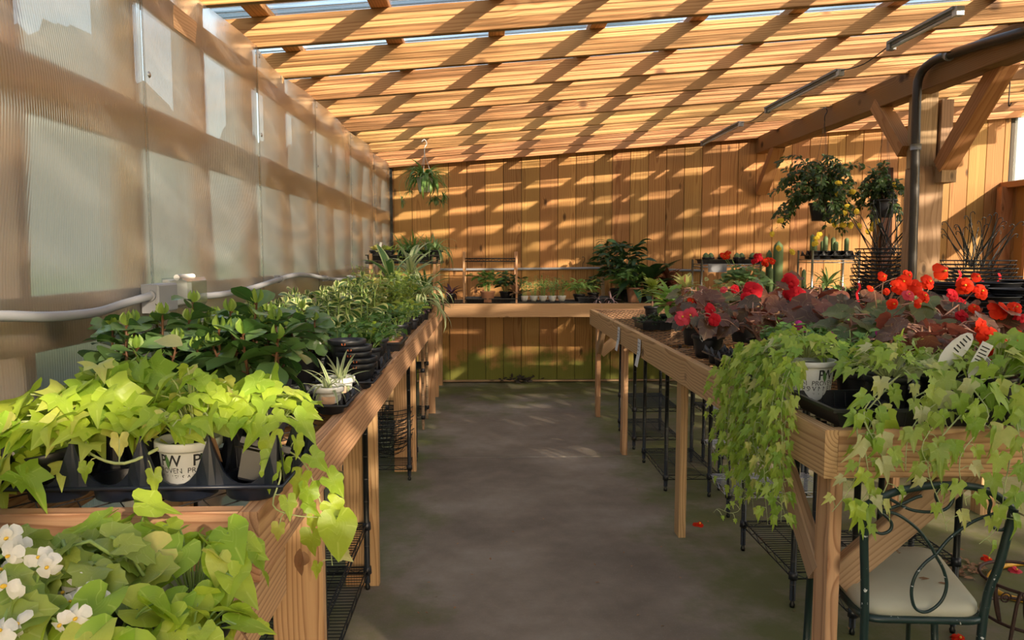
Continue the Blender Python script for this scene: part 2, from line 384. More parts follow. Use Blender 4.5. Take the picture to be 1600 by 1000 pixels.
# left wall of twin-wall sheets with studs and girts outside it
wlft = thing('wall_left', (XL, 0, 0), 'left wall of tall translucent fluted sheets on a timber frame', None, kind='structure')
wr = random.Random(12)
def sheet(y0, y1):
    m = MB(); ny, nz = 16, 26; z0, z1 = .02, roofz(XL)+.0; V = []
    ph = wr.uniform(0, 6)
    for j in range(nz+1):
        for i in range(ny+1):
            u, v = i/ny, j/nz
            e = 4*u*(1-u)
            d = e*(.020*math.sin(v*9+ph+2*u)+.010*math.sin(v*21+ph*2-3*u))*(.4+1.3*v)+.004*math.sin(u*7+ph)
            V.append((XL+.012+d*.8, y0+(y1-y0)*u, z0+(z1-z0)*v))
    m.add(V, [(j*(ny+1)+i, j*(ny+1)+i+1, (j+1)*(ny+1)+i+1, (j+1)*(ny+1)+i) for j in range(nz) for i in range(ny)], smooth=True)
    m.build('panel', M['twinwall'], wlft, True)
seam = [-3.55, -2.3, -1.1, .05, 1.22, 2.44, 3.63, 4.83, 6.05, 7.28, YB-.02]
for a, b in zip(seam, seam[1:]):
    sheet(a+.003, b-.003)
    m = MB().box((XL+.014, a-.006, .02), (XL+.020, a+.006, roofz(XL))); m.build('joint_strip', M['clear_pane'], wlft, True)
k = 0
for y in [s for s in seam]+[(a+b)/2 for a, b in zip(seam, seam[1:])]:
    lumber('stud', (XL-.075, y, 0), (XL-.075, y, roofz(XL)), .045, .11, M['stud'], wlft, up=(1,0,0))
for z, h in ((.5,.09), (1.30,.14), (1.89,.14), (2.33,.09)):
    lumber('girt', (XL-.035, YF, z), (XL-.035, YB, z), .03, h, M['stud'], wlft)
lumber('corner_strip', (XL+.02, YB-.02, 0), (XL+.02, YB-.02, roofz(XL)), .035, .03, M['black_metal'], wlft, up=(0,1,0))
sm = MB()
for s in seam[4:]:
    for z in (2.05, 2.42): sm.lathe([(0,.004),(.008,.003),(.011,0)], 8, M=Matrix.Translation((XL+.02, s+.03, z)) @ Matrix.Rotation(math.pi/2, 4, 'Y'))
o = sm.build('screws', M['chrome'], wlft, True); o['kind'] = 'stuff'
# right wall: boards below, clear sheets above, a low window near the back corner
wrt = thing('wall_right', (XR, 0, 0), 'right wall with cedar boards below and clear glazing above', None, kind='structure')
WZ = 2.27
y = YF
while y < YB:
    y2 = min(y+.2, YB)
    ranges = [(0, 1.10), (1.95, WZ)] if 7.05 < (y+y2)/2 < 8.2 else [(0, WZ)]
    if y2 < 4.3: ranges = [(0, .9)]  # boards kept low out of view to let in more sky light
    for z0, z1 in ranges:
        lumber('board', (XR+.01, (y+y2)/2, z0), (XR+.01, (y+y2)/2, z1), y2-y-.004, .02, M['cedar'], wrt, up=(1,0,0))
    y = y2
lumber('rail', (XR-.03, YF, WZ+.02), (XR-.03, YB, WZ+.02), .12, .07, M['cedar_plain'], wrt)
lumber('corner_post', (XR-.07, YB-.06, 0), (XR-.07, YB-.06, WZ), .14, .09, M['cedar_plain'], wrt, up=(0,1,0))
for y in (YF+.1, -.6, 1.8, 4.2, 6.6):
    lumber('mullion', (XR+.02, y, WZ), (XR+.02, y, roofz(XR)), .05, .05, M['cedar_plain'], wrt, up=(0,1,0))
m = MB().box((XR+.05, YF, .9), (XR+.053, 4.2, WZ)); m.build('glazing', M['clear_pane'], wrt, True)  # unseen low glazing added for sky light
m = MB().box((XR+.05, YF, WZ), (XR+.053, YB, roofz(XR)+.02)); m.build('glazing', M['clear_pane'], wrt, True)
wd = thing('window_1', (XR, 7.6, 1.5), 'low clear window near the back right corner', None, kind='structure')
MB().box((XR+.012, 7.05, 1.10), (XR+.016, 8.2, 1.95)).build('pane', M['clear_pane'], wd, True)
for a, b in (((7.05,1.10),(8.2,1.10)), ((7.05,1.95),(8.2,1.95)), ((7.05,1.10),(7.05,1.95)), ((8.2,1.10),(8.2,1.95))):
    lumber('frame', (XR, a[0], a[1]), (XR, b[0], b[1]), .05, .05, M['cedar_plain'], wd, up=(1,0,0))
# beam, post and braces
bm = thing('beam', (3.17, 0, 2.75), 'long brown timber beam running to the back wall under the rafters', None, kind='structure')
BX, BW = 3.17, .14
lumber('timber', (BX, -2.5, 2.735), (BX, YB-.02, 2.735), BW, .185, M['beam'], bm)
pz = 2.645
lumber('brace', (BX, YB-.04, 2.20), (BX, YB-.50, 2.66), .13, .09, M['cedar_plain'], bm, up=(0,1,1))
po = thing('column', (3.2, 5.40, 0), 'square timber post with diagonal braces carrying the beam', None, kind='structure')
PX = at(1449, 400, Y=5.36).x
lumber('post', (PX, 5.45, 0), (PX, 5.45, 2.12), .185, .185, M['oldwood'], po, up=(0,1,0))
lumber('post_top', (PX-.03, 5.45, 2.12), (PX-.03, 5.45, 2.66), .14, .14, M['oldwood'], po, up=(0,1,0))
lumber('corbel', (PX+.08, 5.36, 2.0), (PX+.08, 5.36, 2.16), .11, .17, M['oldwood'], po, up=(0,1,0))
lumber('cheek', (PX+.10, 5.42, 2.16), (PX+.10, 5.42, 2.60), .09, .12, M['oldwood'], po, up=(0,1,0))
lumber('brace', (PX+.07, 5.32, 2.12), (BX+.08, 4.62, 2.69), .12, .11, M['cedar_plain'], po, up=(0,1,1))
lumber('brace', (BX-.02, 5.52, 2.25), (BX-.02, 5.95, 2.68), .11, .10, M['cedar_plain'], po, up=(0,-1,1))

# ================================================================== benches
TZ = .98
def expanded(m, x0, x1, y0, y1, z, pit=.042, r=.0016):
    """diamond mesh of strands"""
    n = int((y1-y0)/.055); c = int((x1-x0)/pit)
    for i in range(c+1):
        x = x0+pit*i; pts = []
        for j in range(n+1): pts.append((x+(pit/2 if (i+j) % 2 else -pit/2)*.93, y0+(y1-y0)*j/n, z))
        m.tube(pts, r, 4, caps=False)
def grid(m, x0, x1, y0, y1, z, px=.03, py=.09, r=.0018, sides=4):
    x = x0
    while x <= x1+1e-4: m.tube([(x, y0, z), (x, y1, z)], r, sides, caps=False); x += px
    y = y0
    while y <= y1+1e-4: m.tube([(x0, y, z-.003), (x1, y, z-.003)], r*1.3, sides, caps=False); y += py
def bench(name, x0, x1, y0, y1, legs, label, aisle, group=None, zt=TZ, leg=(.14,.089), mat='fir', meshmat='steel_mesh', inner=None, rails=True):
    """long bench: side rails (board on edge), end rails, legs, cross bearers and wire top"""
    b = thing(name, ((x0+x1)/2, (y0+y1)/2, 0), label, 'bench', group)
    t, h = .038, .14; zc = zt-h/2
    for x in (x0+t/2, x1-t/2): lumber('side_rail', (x, y0, zc), (x, y1, zc), t, h, M[mat], b)
    for y in (y0+t/2, y1-t/2): lumber('end_rail', (x0+t+.001, y, zc), (x1-t-.001, y, zc), t, h, M[mat], b)
    n = max(2, int((y1-y0)/.9))
    for i in range(1, n): lumber('bearer', (x0+t+.001, y0+(y1-y0)*i/n, zt-.055), (x1-t-.001, y0+(y1-y0)*i/n, zt-.055), t, .09, M[mat], b)
    for x, y in legs: lumber('leg', (x, y, 0), (x, y, zt-.02 if leg[0] < .12 else zt-h+.1), leg[1], leg[0], M[mat], b, up=(1,0,0))
    m = MB(); expanded(m, x0+t, x1-t, y0+t, y1-t, zt-.006); o = m.build('wire_top', M[meshmat], b, True)
    return b
LX0, LX1 = -1.06, -.44
lb = bench('plant_bench', LX0, LX1, 1.40, 7.42, [(-.558, y+.019) for y in (2.12, 3.21, 4.97, 6.85)]+[(-.95, y+.045) for y in (2.12, 3.21, 4.97, 6.85)],
    'long fir plant bench against the translucent wall, left of the aisle', 1, leg=(.149,.038))
RX0, RX1 = .955, 2.25
rb = bench('plant_bench', RX0, RX1, 2.02, 6.80, [(1.019, y) for y in (2.115, 3.77, 5.38, 6.68)]+[(2.15, y) for y in (2.115, 3.77, 5.38, 6.68)],
    'wide fir plant bench right of the aisle with begonias on it', -1, leg=(.038,.089), meshmat='rust_mesh')
for a, b in (((1.018, 2.165, .50), (1.018, 2.60, .90)), ((1.045, 2.115, .50), (1.50, 2.115, .90)), ((1.018, 6.63, .62), (1.018, 6.33, .90)), ((1.045, 6.72, .58), (1.42, 6.72, .90))):
    lumber('brace', a, b, .038, .089, M['oldwood'], rb, up=(0,0,1))
# front stiffener seen above the wires and the second bench tier in front of the left bench
bb = thing('plant_bench', (1.6, 8.05, 0), 'fir plant bench along the back wall holding trays and potted plants', 'bench')
for a, b in (((-.44, 7.62, .91), (2.6, 7.62, .91)), ((2.605, 7.62, .91), (4.4, 7.62, .91)), ((-1.0, 8.47, .91), (4.4, 8.47, .91))): lumber('side_rail', a, b, .038, .14, M['fir'], bb)
for x in (-1.0, .8, 2.6, 4.38): lumber('end_rail', (x, 7.64, .91), (x, 8.45, .91), .038, .13, M['fir'], bb)
for x in (-.55, 2.4, 4.3):
    for y in (7.70, 8.40): lumber('leg', (x, y, 0), (x, y, .97), .089, .089, M['fir'], bb, up=(1,0,0))
m = MB(); grid(m, -.98, 4.38, 7.64, 8.45, .972, .04, .1); m.build('wire_top', M['steel_mesh'], bb, True)
lt = thing('plant_bench', (-.7, 1.1, 0), 'low front bench tier holding white begonias below the left bench', 'bench')
for a, b in (((-.459, .30, .785), (-.459, 1.58, .785)), ((-1.03, .30, .785), (-1.03, 1.39, .785))): lumber('side_rail', a, b, .038, .105, M['fir'], lt)
lumber('end_rail', (-1.01, .32, .785), (-.48, .32, .785), .038, .105, M['fir'], lt)
lumber('end_rail', (-1.01, 1.37, .785), (-.48, 1.37, .785), .038, .105, M['fir'], lt)
for x, y in ((-.53, .42), (-.97, .42), (-.53, 1.30), (-.97, 1.30)): lumber('leg', (x, y, 0), (x, y, .75), .089, .089, M['fir'], lt, up=(1,0,0))
m = MB(); grid(m, -1.01, -.48, .34, 1.35, .834, .025, .075); m.build('wire_top', M['steel_mesh'], lt, True)
pt = bench('potting_table', 2.75, 4.3, 3.95, 5.05, [(2.85, 4.05), (4.2, 4.05), (2.85, 4.95), (4.2, 4.95)], 'square fir table under stacks of black saucers behind the begonias', -1, leg=(.089,.089))
pt2 = bench('potting_table', 3.0, 5.4, 5.85, 7.0, [(3.1, 5.95), (5.3, 5.95), (3.1, 6.9), (5.3, 6.9)], 'fir table under stacks of wire baskets in the back right', -1, leg=(.089,.089))

# ================================================================== leaves
def polar_leaf(tab, fold=.18, droop=.25, wave=.04, n=18, seed=0, cup=0, sinus=.0):
    """leaf outlined by radius against angle from the tip, attached at the origin; tip along +X, unit length"""
    r = random.Random(seed); A = sorted(tab)
    def rad(a):
        for (a0, r0), (a1, r1) in zip(A, A[1:]):
            if a0 <= a <= a1: t = (a-a0)/(a1-a0); t = t*t*(3-2*t)*.5+t*.5; return r0+(r1-r0)*t
        return A[-1][1]
    V = [(0,0,0)]; uv = [(0,0)]; skew = r.uniform(-.1,.1)
    rings = (.5, 1.0)
    for q in rings:
        for k in range(n+1):
            a = -180+360*k/n; rr = rad(abs(a))*q*(1+r.uniform(-.04,.04)*(q == 1)*(k not in (0, n)))*(1+skew*(1 if a > 0 else -1)*.5)
            x = rr*math.cos(math.radians(a)); y = rr*math.sin(math.radians(a))
            z = fold*abs(y)-droop*max(x,0)**2+wave*math.sin(3*math.radians(a)+seed)*q-cup*(x*x+y*y)
            V.append((x, y, z)); uv.append((k/n, q))
    F = []
    for k in range(n): F.append((0, 1+k, 2+k))
    for k in range(n): F.append((1+k, 2+n+k, 3+n+k, 2+k))
    return (np.array(V), F, uv)
def blade(widths, nseg=6, cols=3, droop=.5, fold=.2, twist=0, power=1.6):
    """leaf attached at its base: widths along t, arching down by droop"""
    V = []; uv = []; x = z = 0; ang = 0
    for i in range(nseg+1):
        t = i/nseg; w = np.interp(t, [p for p, _ in widths], [q for _, q in widths])
        a = -droop*t**power
        if i: x += math.cos(a)/nseg; z += math.sin(a)/nseg
        for c in range(cols):
            u = c/(cols-1)*2-1
            V.append((x, u*w, z+fold*abs(u)*w)); uv.append((c/(cols-1), t))
    F = [(i*cols+c, i*cols+c+1, (i+1)*cols+c+1, (i+1)*cols+c) for i in range(nseg) for c in range(cols-1)]
    return (np.array(V), F, uv)
def tmesh(name, T, mat):
    me = bpy.data.meshes.new(name); me.from_pydata(T[0].tolist(), [], T[1]); me.materials.append(mat)
    me.polygons.foreach_set('use_smooth', [True]*len(me.polygons))
    L = me.uv_layers.new(name='UVMap'); li = np.empty(len(me.loops), dtype=np.int32); me.loops.foreach_get('vertex_index', li)
    L.data.foreach_set('uv', np.array(T[2], dtype=np.float32)[li].ravel()); return me
def leafmat(name, c1, c2, rough=.42, trans=.35, vein=None, edge=None, edgew=.25, centre=None, mid=.0, palm=None, under=None, spec=.5, yellow=None):
    """c1..c2 vary from leaf to leaf; vein/mid: lighter midrib; palm: palmate veins on polar leaves; edge: variegated margin"""
    m = bpy.data.materials.new(name); m.use_nodes = True; nt = m.node_tree; N = nt.nodes.new; L = nt.links.new; b = nt.nodes['Principled BSDF']
    rnd = math_(nt, 'FRACT', math_(nt, 'ADD', N('ShaderNodeObjectInfo').outputs['Random'], N('ShaderNodeNewGeometry').outputs['Random Per Island']))
    stops = [(0, c1), (1, c2)] if yellow is None else [(0, c1), (.82, c2), (.97, yellow)]
    c = ramp(nt, rnd, stops)
    tc = N('ShaderNodeTexCoord'); nz = noise(nt, tc.outputs['Object'], 6, 3)
    c = mixc(nt, math_(nt, 'MULTIPLY', nz, .35), c, tuple(x*.62 for x in c1))
    sp = N('ShaderNodeSeparateXYZ'); L(tc.outputs['UV'], sp.inputs[0])
    if edge or mid or centre:
        d = math_(nt, 'ABSOLUTE', math_(nt, 'MULTIPLY_ADD', sp.outputs[0], 2, -1))
        if edge: c = mixc(nt, ramp(nt, math_(nt, 'MULTIPLY_ADD', nz, .3, math_(nt, 'ADD', d, -.15)), [(1-edgew-.08, (0,0,0)), (1-edgew+.06, (1,1,1))]), c, edge)
        if centre: c = mixc(nt, ramp(nt, math_(nt, 'ADD', d, math_(nt, 'MULTIPLY', nz, .2)), [(.22, (1,1,1)), (.42, (0,0,0))]), c, centre)
        if mid: c = mixc(nt, ramp(nt, d, [(0, (mid,)*3), (.16, (0,0,0))]), c, vein or tuple(min(1, x*2) for x in c2))
    if palm:
        s = math_(nt, 'ABSOLUTE', math_(nt, 'SINE', math_(nt, 'MULTIPLY', math_(nt, 'ADD', sp.outputs[0], .5), math.pi*palm)))
        k = ramp(nt, s, [(0, (1,1,1)), (.17, (0,0,0))])
        k2 = math_(nt, 'MULTIPLY', k, math_(nt, 'MULTIPLY_ADD', sp.outputs[1], -.5, .95)); c = mixc(nt, k2, c, vein)
        if centre is None and under: pass
    if under:
        bf = N('ShaderNodeNewGeometry').outputs['Backfacing']; c = mixc(nt, math_(nt, 'MULTIPLY', bf, .8), c, under)
    L(c, b.inputs['Base Color']); b.inputs['Roughness'].default_value = rough; b.inputs['Specular IOR Level'].default_value = spec
    bump(nt, b, nz, .12, .01)
    tl = N('ShaderNodeBsdfTranslucent'); L(mixc(nt, .45, c, tuple(min(1, x*1.7) for x in c2)), tl.inputs['Color'])
    mx = N('ShaderNodeMixShader'); mx.inputs[0].default_value = trans; out = nt.nodes['Material Output']
    L(b.outputs[0], mx.inputs[1]); L(tl.outputs[0], mx.inputs[2]); L(mx.outputs[0], out.inputs['Surface']); return m
LM = {
 'lime':  leafmat('lime leaf', (.28,.47,.035), (.50,.62,.06), palm=5, vein=(.62,.72,.16), yellow=(.78,.70,.22)),
 'vine':  leafmat('vine leaf', (.21,.38,.04), (.42,.55,.07), palm=5, vein=(.48,.60,.14), yellow=(.66,.64,.20)),
 'pale':  leafmat('pale vine leaf', (.27,.40,.06), (.46,.55,.11), palm=5, vein=(.60,.66,.24), yellow=(.74,.72,.40)),
 'pep':   leafmat('peperomia leaf', (.045,.125,.03), (.10,.21,.045), rough=.24, trans=.18, mid=.35, vein=(.16,.26,.07), under=(.13,.22,.07)),
 'bud':   leafmat('young leaf', (.20,.34,.05), (.32,.44,.08), rough=.3, trans=.3),
 'varpep':leafmat('cream edged leaf', (.05,.14,.03), (.09,.19,.04), rough=.3, trans=.22, edge=(.62,.66,.28), edgew=.48),
 'green': leafmat('mid green leaf', (.06,.17,.03), (.16,.30,.06), trans=.3, mid=.4),
 'dark':  leafmat('dark green leaf', (.018,.055,.018), (.045,.10,.028), trans=.18, mid=.3),
 'ygreen':leafmat('yellow green leaf', (.20,.34,.045), (.44,.48,.09), trans=.35, mid=.3),
 'kal':   leafmat('yellow tipped leaf', (.30,.40,.08), (.60,.50,.16), trans=.3),
 'grassy':leafmat('grassy leaf', (.09,.21,.045), (.23,.38,.09), trans=.3, mid=.4),
 'yucca': leafmat('yucca leaf', (.20,.33,.12), (.36,.48,.17), trans=.3),
 'stripe':leafmat('white striped leaf', (.50,.58,.28), (.62,.66,.36), trans=.3, centre=(.10,.21,.06)),
 'stripe2':leafmat('green leaf with pale edge', (.09,.20,.05), (.14,.27,.07), trans=.3, edge=(.55,.62,.28), edgew=.3),
 'spider':leafmat('spider plant leaf', (.07,.17,.04), (.14,.26,.07), trans=.3, centre=(.45,.52,.24)),
 'begdark':leafmat('bronze begonia leaf', (.065,.06,.03), (.25,.075,.045), rough=.25, trans=.28, palm=7, vein=(.42,.27,.10), under=(.36,.09,.06)),
 'beggreen':leafmat('green bronze begonia leaf', (.08,.14,.035), (.22,.18,.06), rough=.38, trans=.22, palm=7, vein=(.28,.30,.10), under=(.30,.09,.08)),
 'begwhite':leafmat('begonia leaf', (.20,.33,.05), (.42,.48,.10), rough=.3, trans=.3, palm=7, vein=(.48,.55,.2)),
 'coleus':leafmat('coleus leaf', (.30,.36,.10), (.46,.46,.16), trans=.3, centre=(.26,.06,.05)),
 'purple':leafmat('purple leaf', (.06,.02,.035), (.12,.035,.05), trans=.15),
 'pinkrose':leafmat('pink rosette leaf', (.42,.27,.26), (.55,.36,.33), trans=.15),
 'fresh': leafmat('fresh green leaf', (.20,.38,.07), (.38,.54,.14), trans=.35, mid=.5, vein=(.5,.62,.25)),
 'geranium':leafmat('geranium leaf', (.13,.25,.08), (.24,.36,.13), trans=.25, palm=7, vein=(.32,.42,.2)),
 'kerria':leafmat('small dark leaf', (.035,.07,.018), (.09,.15,.035), trans=.3),
 'cactus':leafmat('cactus skin', (.13,.21,.08), (.22,.30,.12), rough=.6, trans=.02),
 'dry':   leafmat('dry leaf', (.28,.14,.07), (.40,.24,.12), rough=.8, trans=.2),
 'bleached':leafmat('bleached leaf', (.55,.58,.22), (.66,.66,.34), trans=.35, palm=5, vein=(.7,.7,.4)),
}
PM = {
 'red': leafmat('orange red petal', (.85,.028,.006), (.92,.06,.012), trans=.35, rough=.6, spec=.15),
 'crimson': leafmat('crimson petal', (.55,.008,.018), (.72,.02,.035), trans=.3, rough=.6, spec=.15),
 'pink': leafmat('rose petal', (.72,.06,.09), (.80,.10,.14), trans=.3, rough=.6, spec=.15),
 'magenta': leafmat('magenta petal', (.42,.02,.18), (.58,.05,.30), trans=.3, rough=.6, spec=.15),
 'white': leafmat('white petal', (.85,.84,.80), (.92,.91,.88), trans=.3, rough=.6, spec=.15),
 'yellow': leafmat('yellow petal', (.85,.60,.04), (.90,.68,.10), trans=.3, rough=.6, spec=.15),
}
M['yolk'] = plain('flower centre', (.80,.50,.04), .7)
STEM = {k: plain(k+' stem', c, .5, var=.25) for k, c in dict(green=(.24,.35,.09), pale=(.42,.48,.20), red=(.16,.075,.035), brown=(.20,.10,.06), dark=(.05,.07,.03), pinkish=(.50,.26,.17), purple=(.12,.07,.06)).items()}
HEART = [(0,1.0),(20,.68),(40,.54),(70,.49),(100,.48),(135,.47),(165,.38),(180,.08)]
TRI = [(0,1.0),(20,.60),(36,.48),(58,.60),(75,.45),(100,.46),(122,.60),(145,.44),(165,.32),(180,.06)]
LOBED = [(0,1.0),(15,.60),(30,.40),(48,.68),(64,.42),(85,.38),(108,.55),(135,.36),(165,.30),(180,.06)]
BEG = [(0,1.0),(14,.86),(24,.92),(40,.70),(52,.76),(75,.58),(90,.62),(115,.50),(140,.50),(165,.40),(180,.12)]
GER = [(0,.62),(15,.60),(28,.52),(45,.62),(62,.54),(85,.62),(105,.54),(130,.60),(160,.50),(180,.12)]
OB = [(0,.03),(.10,.06),(.28,.26),(.52,.39),(.76,.38),(.92,.23),(1,.03)]
OVAL = [(0,.04),(.15,.16),(.4,.25),(.65,.23),(.85,.12),(1,.01)]
LANCE = [(0,.03),(.15,.10),(.4,.13),(.7,.09),(1,.005)]
STRAP = [(0,.03),(.2,.045),(.5,.045),(.8,.028),(1,.003)]
BROAD = [(0,.05),(.2,.08),(.5,.10),(.8,.07),(1,.005)]
def variants(fn, n): return [fn(i) for i in range(n)]
T = {
 'heart': variants(lambda i: polar_leaf(HEART, .10+.08*i, .12+.10*i, .05, 18, i), 4),
 'tri': variants(lambda i: polar_leaf(TRI, .08+.08*i, .10+.12*i, .05, 22, i+10), 4),
 'lobed': variants(lambda i: polar_leaf(LOBED, .08+.10*i, .15+.12*i, .04, 24, i+20), 4),
 'beg': variants(lambda i: polar_leaf(BEG, .06+.06*i, .15+.1*i, .06, 26, i+30), 4),
 'ger': variants(lambda i: polar_leaf(GER, .02, .0, .07, 22, i+40, cup=-.25), 3),
 'ob': variants(lambda i: blade(OB, 6, 5, .25+.3*i, .22, power=1.3), 3),
 'ovalhi': variants(lambda i: blade(OVAL, 6, 5, .3+.4*i, .25), 3),
 'oval': variants(lambda i: blade(OVAL, 3, 3, .2+.4*i, .25), 3),
 'tinyheart': variants(lambda i: polar_leaf(TRI, .15+.1*i, .15+.15*i, .03, 9, i+50), 3),
 'lance': variants(lambda i: blade(LANCE, 4, 3, .3+.6*i, .3), 3),
 'strap': variants(lambda i: blade(STRAP, 7, 3, .5+.75*i, .3, power=1.3), 4),
 'broad': variants(lambda i: blade(BROAD, 7, 3, .5+.5*i, .3, power=1.5), 3),
 'bud': variants(lambda i: blade([(0,.05),(.3,.22),(.6,.26),(.85,.14),(1,.01)], 4, 5, .2, 1.2), 2),
 'petal': variants(lambda i: blade([(0,.10),(.25,.32),(.55,.46),(.8,.42),(.95,.24),(1,.08)], 5, 5, .7+.3*i, -.12, power=1.0), 3),
}
_mc = {}
def lmesh(kind, mat):
    k = (kind, mat)
    if k not in _mc: _mc[k] = [tmesh(kind+'_leaf', t, (LM.get(mat) or PM[mat])) for t in T[kind]]
    return _mc[k]
def basis(pos, d, up, s):
    """leaf frame: tip along d, face towards up"""
    x = Vector(d).normalized(); u = Vector(up); y = u.cross(x)
    if y.length < 1e-3: y = x.orthogonal()
    y.normalize(); z = x.cross(y)
    return Matrix.Translation(pos) @ Matrix((x, y, z)).transposed().to_4x4() @ Matrix.Scale(s, 4)
def leafobj(root, kind, mat, pos, d, up, s, r):
    return inst('leaf', r.choice(lmesh(kind, mat)), root, basis(pos, d, up, s))
def curve(p0, p1, sag=0, n=5, bow=(0,0,0)):
    p0, p1, bow = Vector(p0), Vector(p1), Vector(bow)
    return [p0.lerp(p1, i/n)+bow*(4*(i/n)*(1-i/n))+Vector((0,0,sag*4*(i/n)*(1-i/n))) for i in range(n+1)]
def path_at(P, t):
    L = [0]
    for a, b in zip(P, P[1:]): L.append(L[-1]+(b-a).length)
    s = t*L[-1]
    for i in range(len(P)-1):
        if s <= L[i+1] or i == len(P)-2:
            k = (s-L[i])/max(1e-6, L[i+1]-L[i]); return P[i].lerp(P[i+1], k), (P[i+1]-P[i]).normalized()
def smooth(P, n=4):
    P = [Vector(p) for p in P]; out = []
    for i in range(len(P)-1):
        a, b, c, d = P[max(i-1,0)], P[i], P[i+1], P[min(i+2, len(P)-1)]
        for k in range(n):
            t = k/n; out.append(.5*((2*b)+(c-a)*t+(2*a-5*b+4*c-d)*t*t+(-a+3*b-3*c+d)*t**3))
    out.append(P[-1]); return out

# ================================================================== pots and trays
def pot_shape(r, h, rim=.006, taper=.74, n=28, square=False, wall=.0015):
    m = MB(); rb = r*taper
    prof = [(0,.002),(rb*.9,.002),(rb,.0),(rb+.002,.004),(r-.003,h-.022),(r-.003,h-.018),(r+rim*.6,h-.018),(r+rim,h-.014),(r+rim,h-.002),(r+rim-.001,h),(r-wall,h),(r-wall-.002,h-.015),(rb*1.05,h*.35),(0,h*.35)]
    if square:
        k = .86*math.sqrt(2); m2 = Matrix.Rotation(math.pi/4, 4, 'Z')
        m.lathe([(a*k, z) for a, z in prof], 4, M=m2, smooth=False)
    else: m.lathe(prof, n)
    return m
def pot(root, r, h, mat='black_plastic', taper=.74, square=False, soil=True, z=0, x=0, y=0, tilt=None):
    o = pot_shape(r, h, taper=taper, square=square).build('pot', M[mat], root)
    o.location = (x, y, z)
    if tilt: o.rotation_euler = tilt
    if soil:
        m = MB(); n = 4 if square else 20; k = .86*math.sqrt(2) if square else 1
        m.lathe([((r-.004)*k*.97, -.002), ((r-.01)*k*.6, .004), (0, .006)], n, M=Matrix.Rotation(math.pi/4, 4, 'Z') if square else None)
        s = m.build('soil', M['soil'], root); s.location = (x, y, z+h-.018)
        if tilt: s.rotation_euler = tilt
    return o
def cell_tray(name, loc, nx, ny, cell, label, cat='tray', group=None, rz=0, wall=.075, cup=.035, cupr=.92, mat='black_plastic', webs=True):
    """carry tray: flange with round holes, cups below it, scalloped webs between the cells"""
    t = thing(name, loc, label, cat, group, rz)
    m = MB(); z = cup; n = 16; R = cell/2*cupr; W, D = nx*cell/2, ny*cell/2
    for i in range(nx):
        for j in range(ny):
            cx, cy = -W+cell*(i+.5), -D+cell*(j+.5); V = []
            for k in range(n):
                a = 2*math.pi*k/n; c, s = math.cos(a), math.sin(a); q = cell/2/max(abs(c), abs(s))
                V += [(cx+R*c, cy+R*s, z), (cx+q*c, cy+q*s, z)]
            m.add(V, [(2*k, 2*k+1, (2*k+3) % (2*n), (2*k+2) % (2*n)) for k in range(n)])
            m.lathe([(R, z), (R*.92, .004), (R*.85, 0), (0, 0)], n, (cx, cy, 0))
    f = .010
    rim = [(-W-f,-D-f),(W+f,-D-f),(W+f,D+f),(-W-f,D+f)]
    m.tube([(x, y, z-.001) for x, y in rim], .0045, 6, closed=True)
    m.add([(-W-f,-D-f,z-.0005),(W+f,-D-f,z-.0005),(W,-D,z-.0005),(-W,-D,z-.0005),(W+f,D+f,z-.0005),(W,D,z-.0005),(-W-f,D+f,z-.0005),(-W,D,z-.0005)], [(0,1,2,3),(1,4,5,2),(4,6,7,5),(6,0,3,7)])
    m.build('tray_deck', M[mat], t)
    if webs:
        m = MB()
        def web(a, b, count):
            a, b = Vector(a), Vector(b); seg = 10; V = []; d = (b-a)/count; L = d.length; nrm = Vector((-d.y, d.x, 0)).normalized()
            for c in range(count):
                for k in range(seg+1):
                    u = k/seg; e = min(1, abs(2*u-1)*1.16)
                    h = wall*(1-math.sqrt(max(0, 1-max(0,(e-.0))**2.2)))*1.0
                    thick = .003+.030*max(0, e-.72)
                    p = a+d*(c+u)
                    V += [p+nrm*thick+Vector((0,0,z)), p+nrm*(.002+.4*thick*(h < wall*.9))+Vector((0,0,z+h+.002)), p-nrm*(.002+.4*thick*(h < wall*.9))+Vector((0,0,z+h+.002)), p-nrm*thick+Vector((0,0,z))]
            N_ = len(V)//4
            m.add(V, [(4*i+q, 4*i+4+q, 4*i+5+q, 4*i+1+q) for i in range(N_-1) for q in range(3)], smooth=False)
        for j in range(ny+1): web((-W, -D+j*cell, 0), (W, -D+j*cell, 0), nx)
        for i in range(nx+1): web((-W+i*cell, -D, 0), (-W+i*cell, D, 0), ny)
        m.build('divider', M[mat], t)
    return t
def flat_tray(name, loc, w, d, h, label, group=None, rz=0, mat='black_plastic', cat='tray', lip=.012):
    t = thing(name, loc, label, cat, group, rz); m = MB(); W, D = w/2, d/2; k = .93
    V = [(-W*k,-D*k,0),(W*k,-D*k,0),(W*k,D*k,0),(-W*k,D*k,0),(-W,-D,h),(W,-D,h),(W,D,h),(-W,D,h),(-W-lip,-D-lip,h),(W+lip,-D-lip,h),(W+lip,D+lip,h),(-W-lip,D+lip,h),
         (-W-lip,-D-lip,h-.009),(W+lip,-D-lip,h-.009),(W+lip,D+lip,h-.009),(-W-lip,D+lip,h-.009)]
    F = [(0,1,2,3)]
    for a, b in ((0,4),(4,8),(8,12)): F += [(a+i, a+(i+1)%4, b+(i+1)%4, b+i) for i in range(4)]
    m.add(V, F)
    nr = int(w/.04)
    for i in range(1, nr):
        x = -W*k+2*W*k*i/nr
        for s in (-1, 1): m.tube([(x, s*D*k*1.005, .004), (x, s*D*.995, h-.006)], .0022, 4)
    m.build('tray_shell', M[mat], t); return t
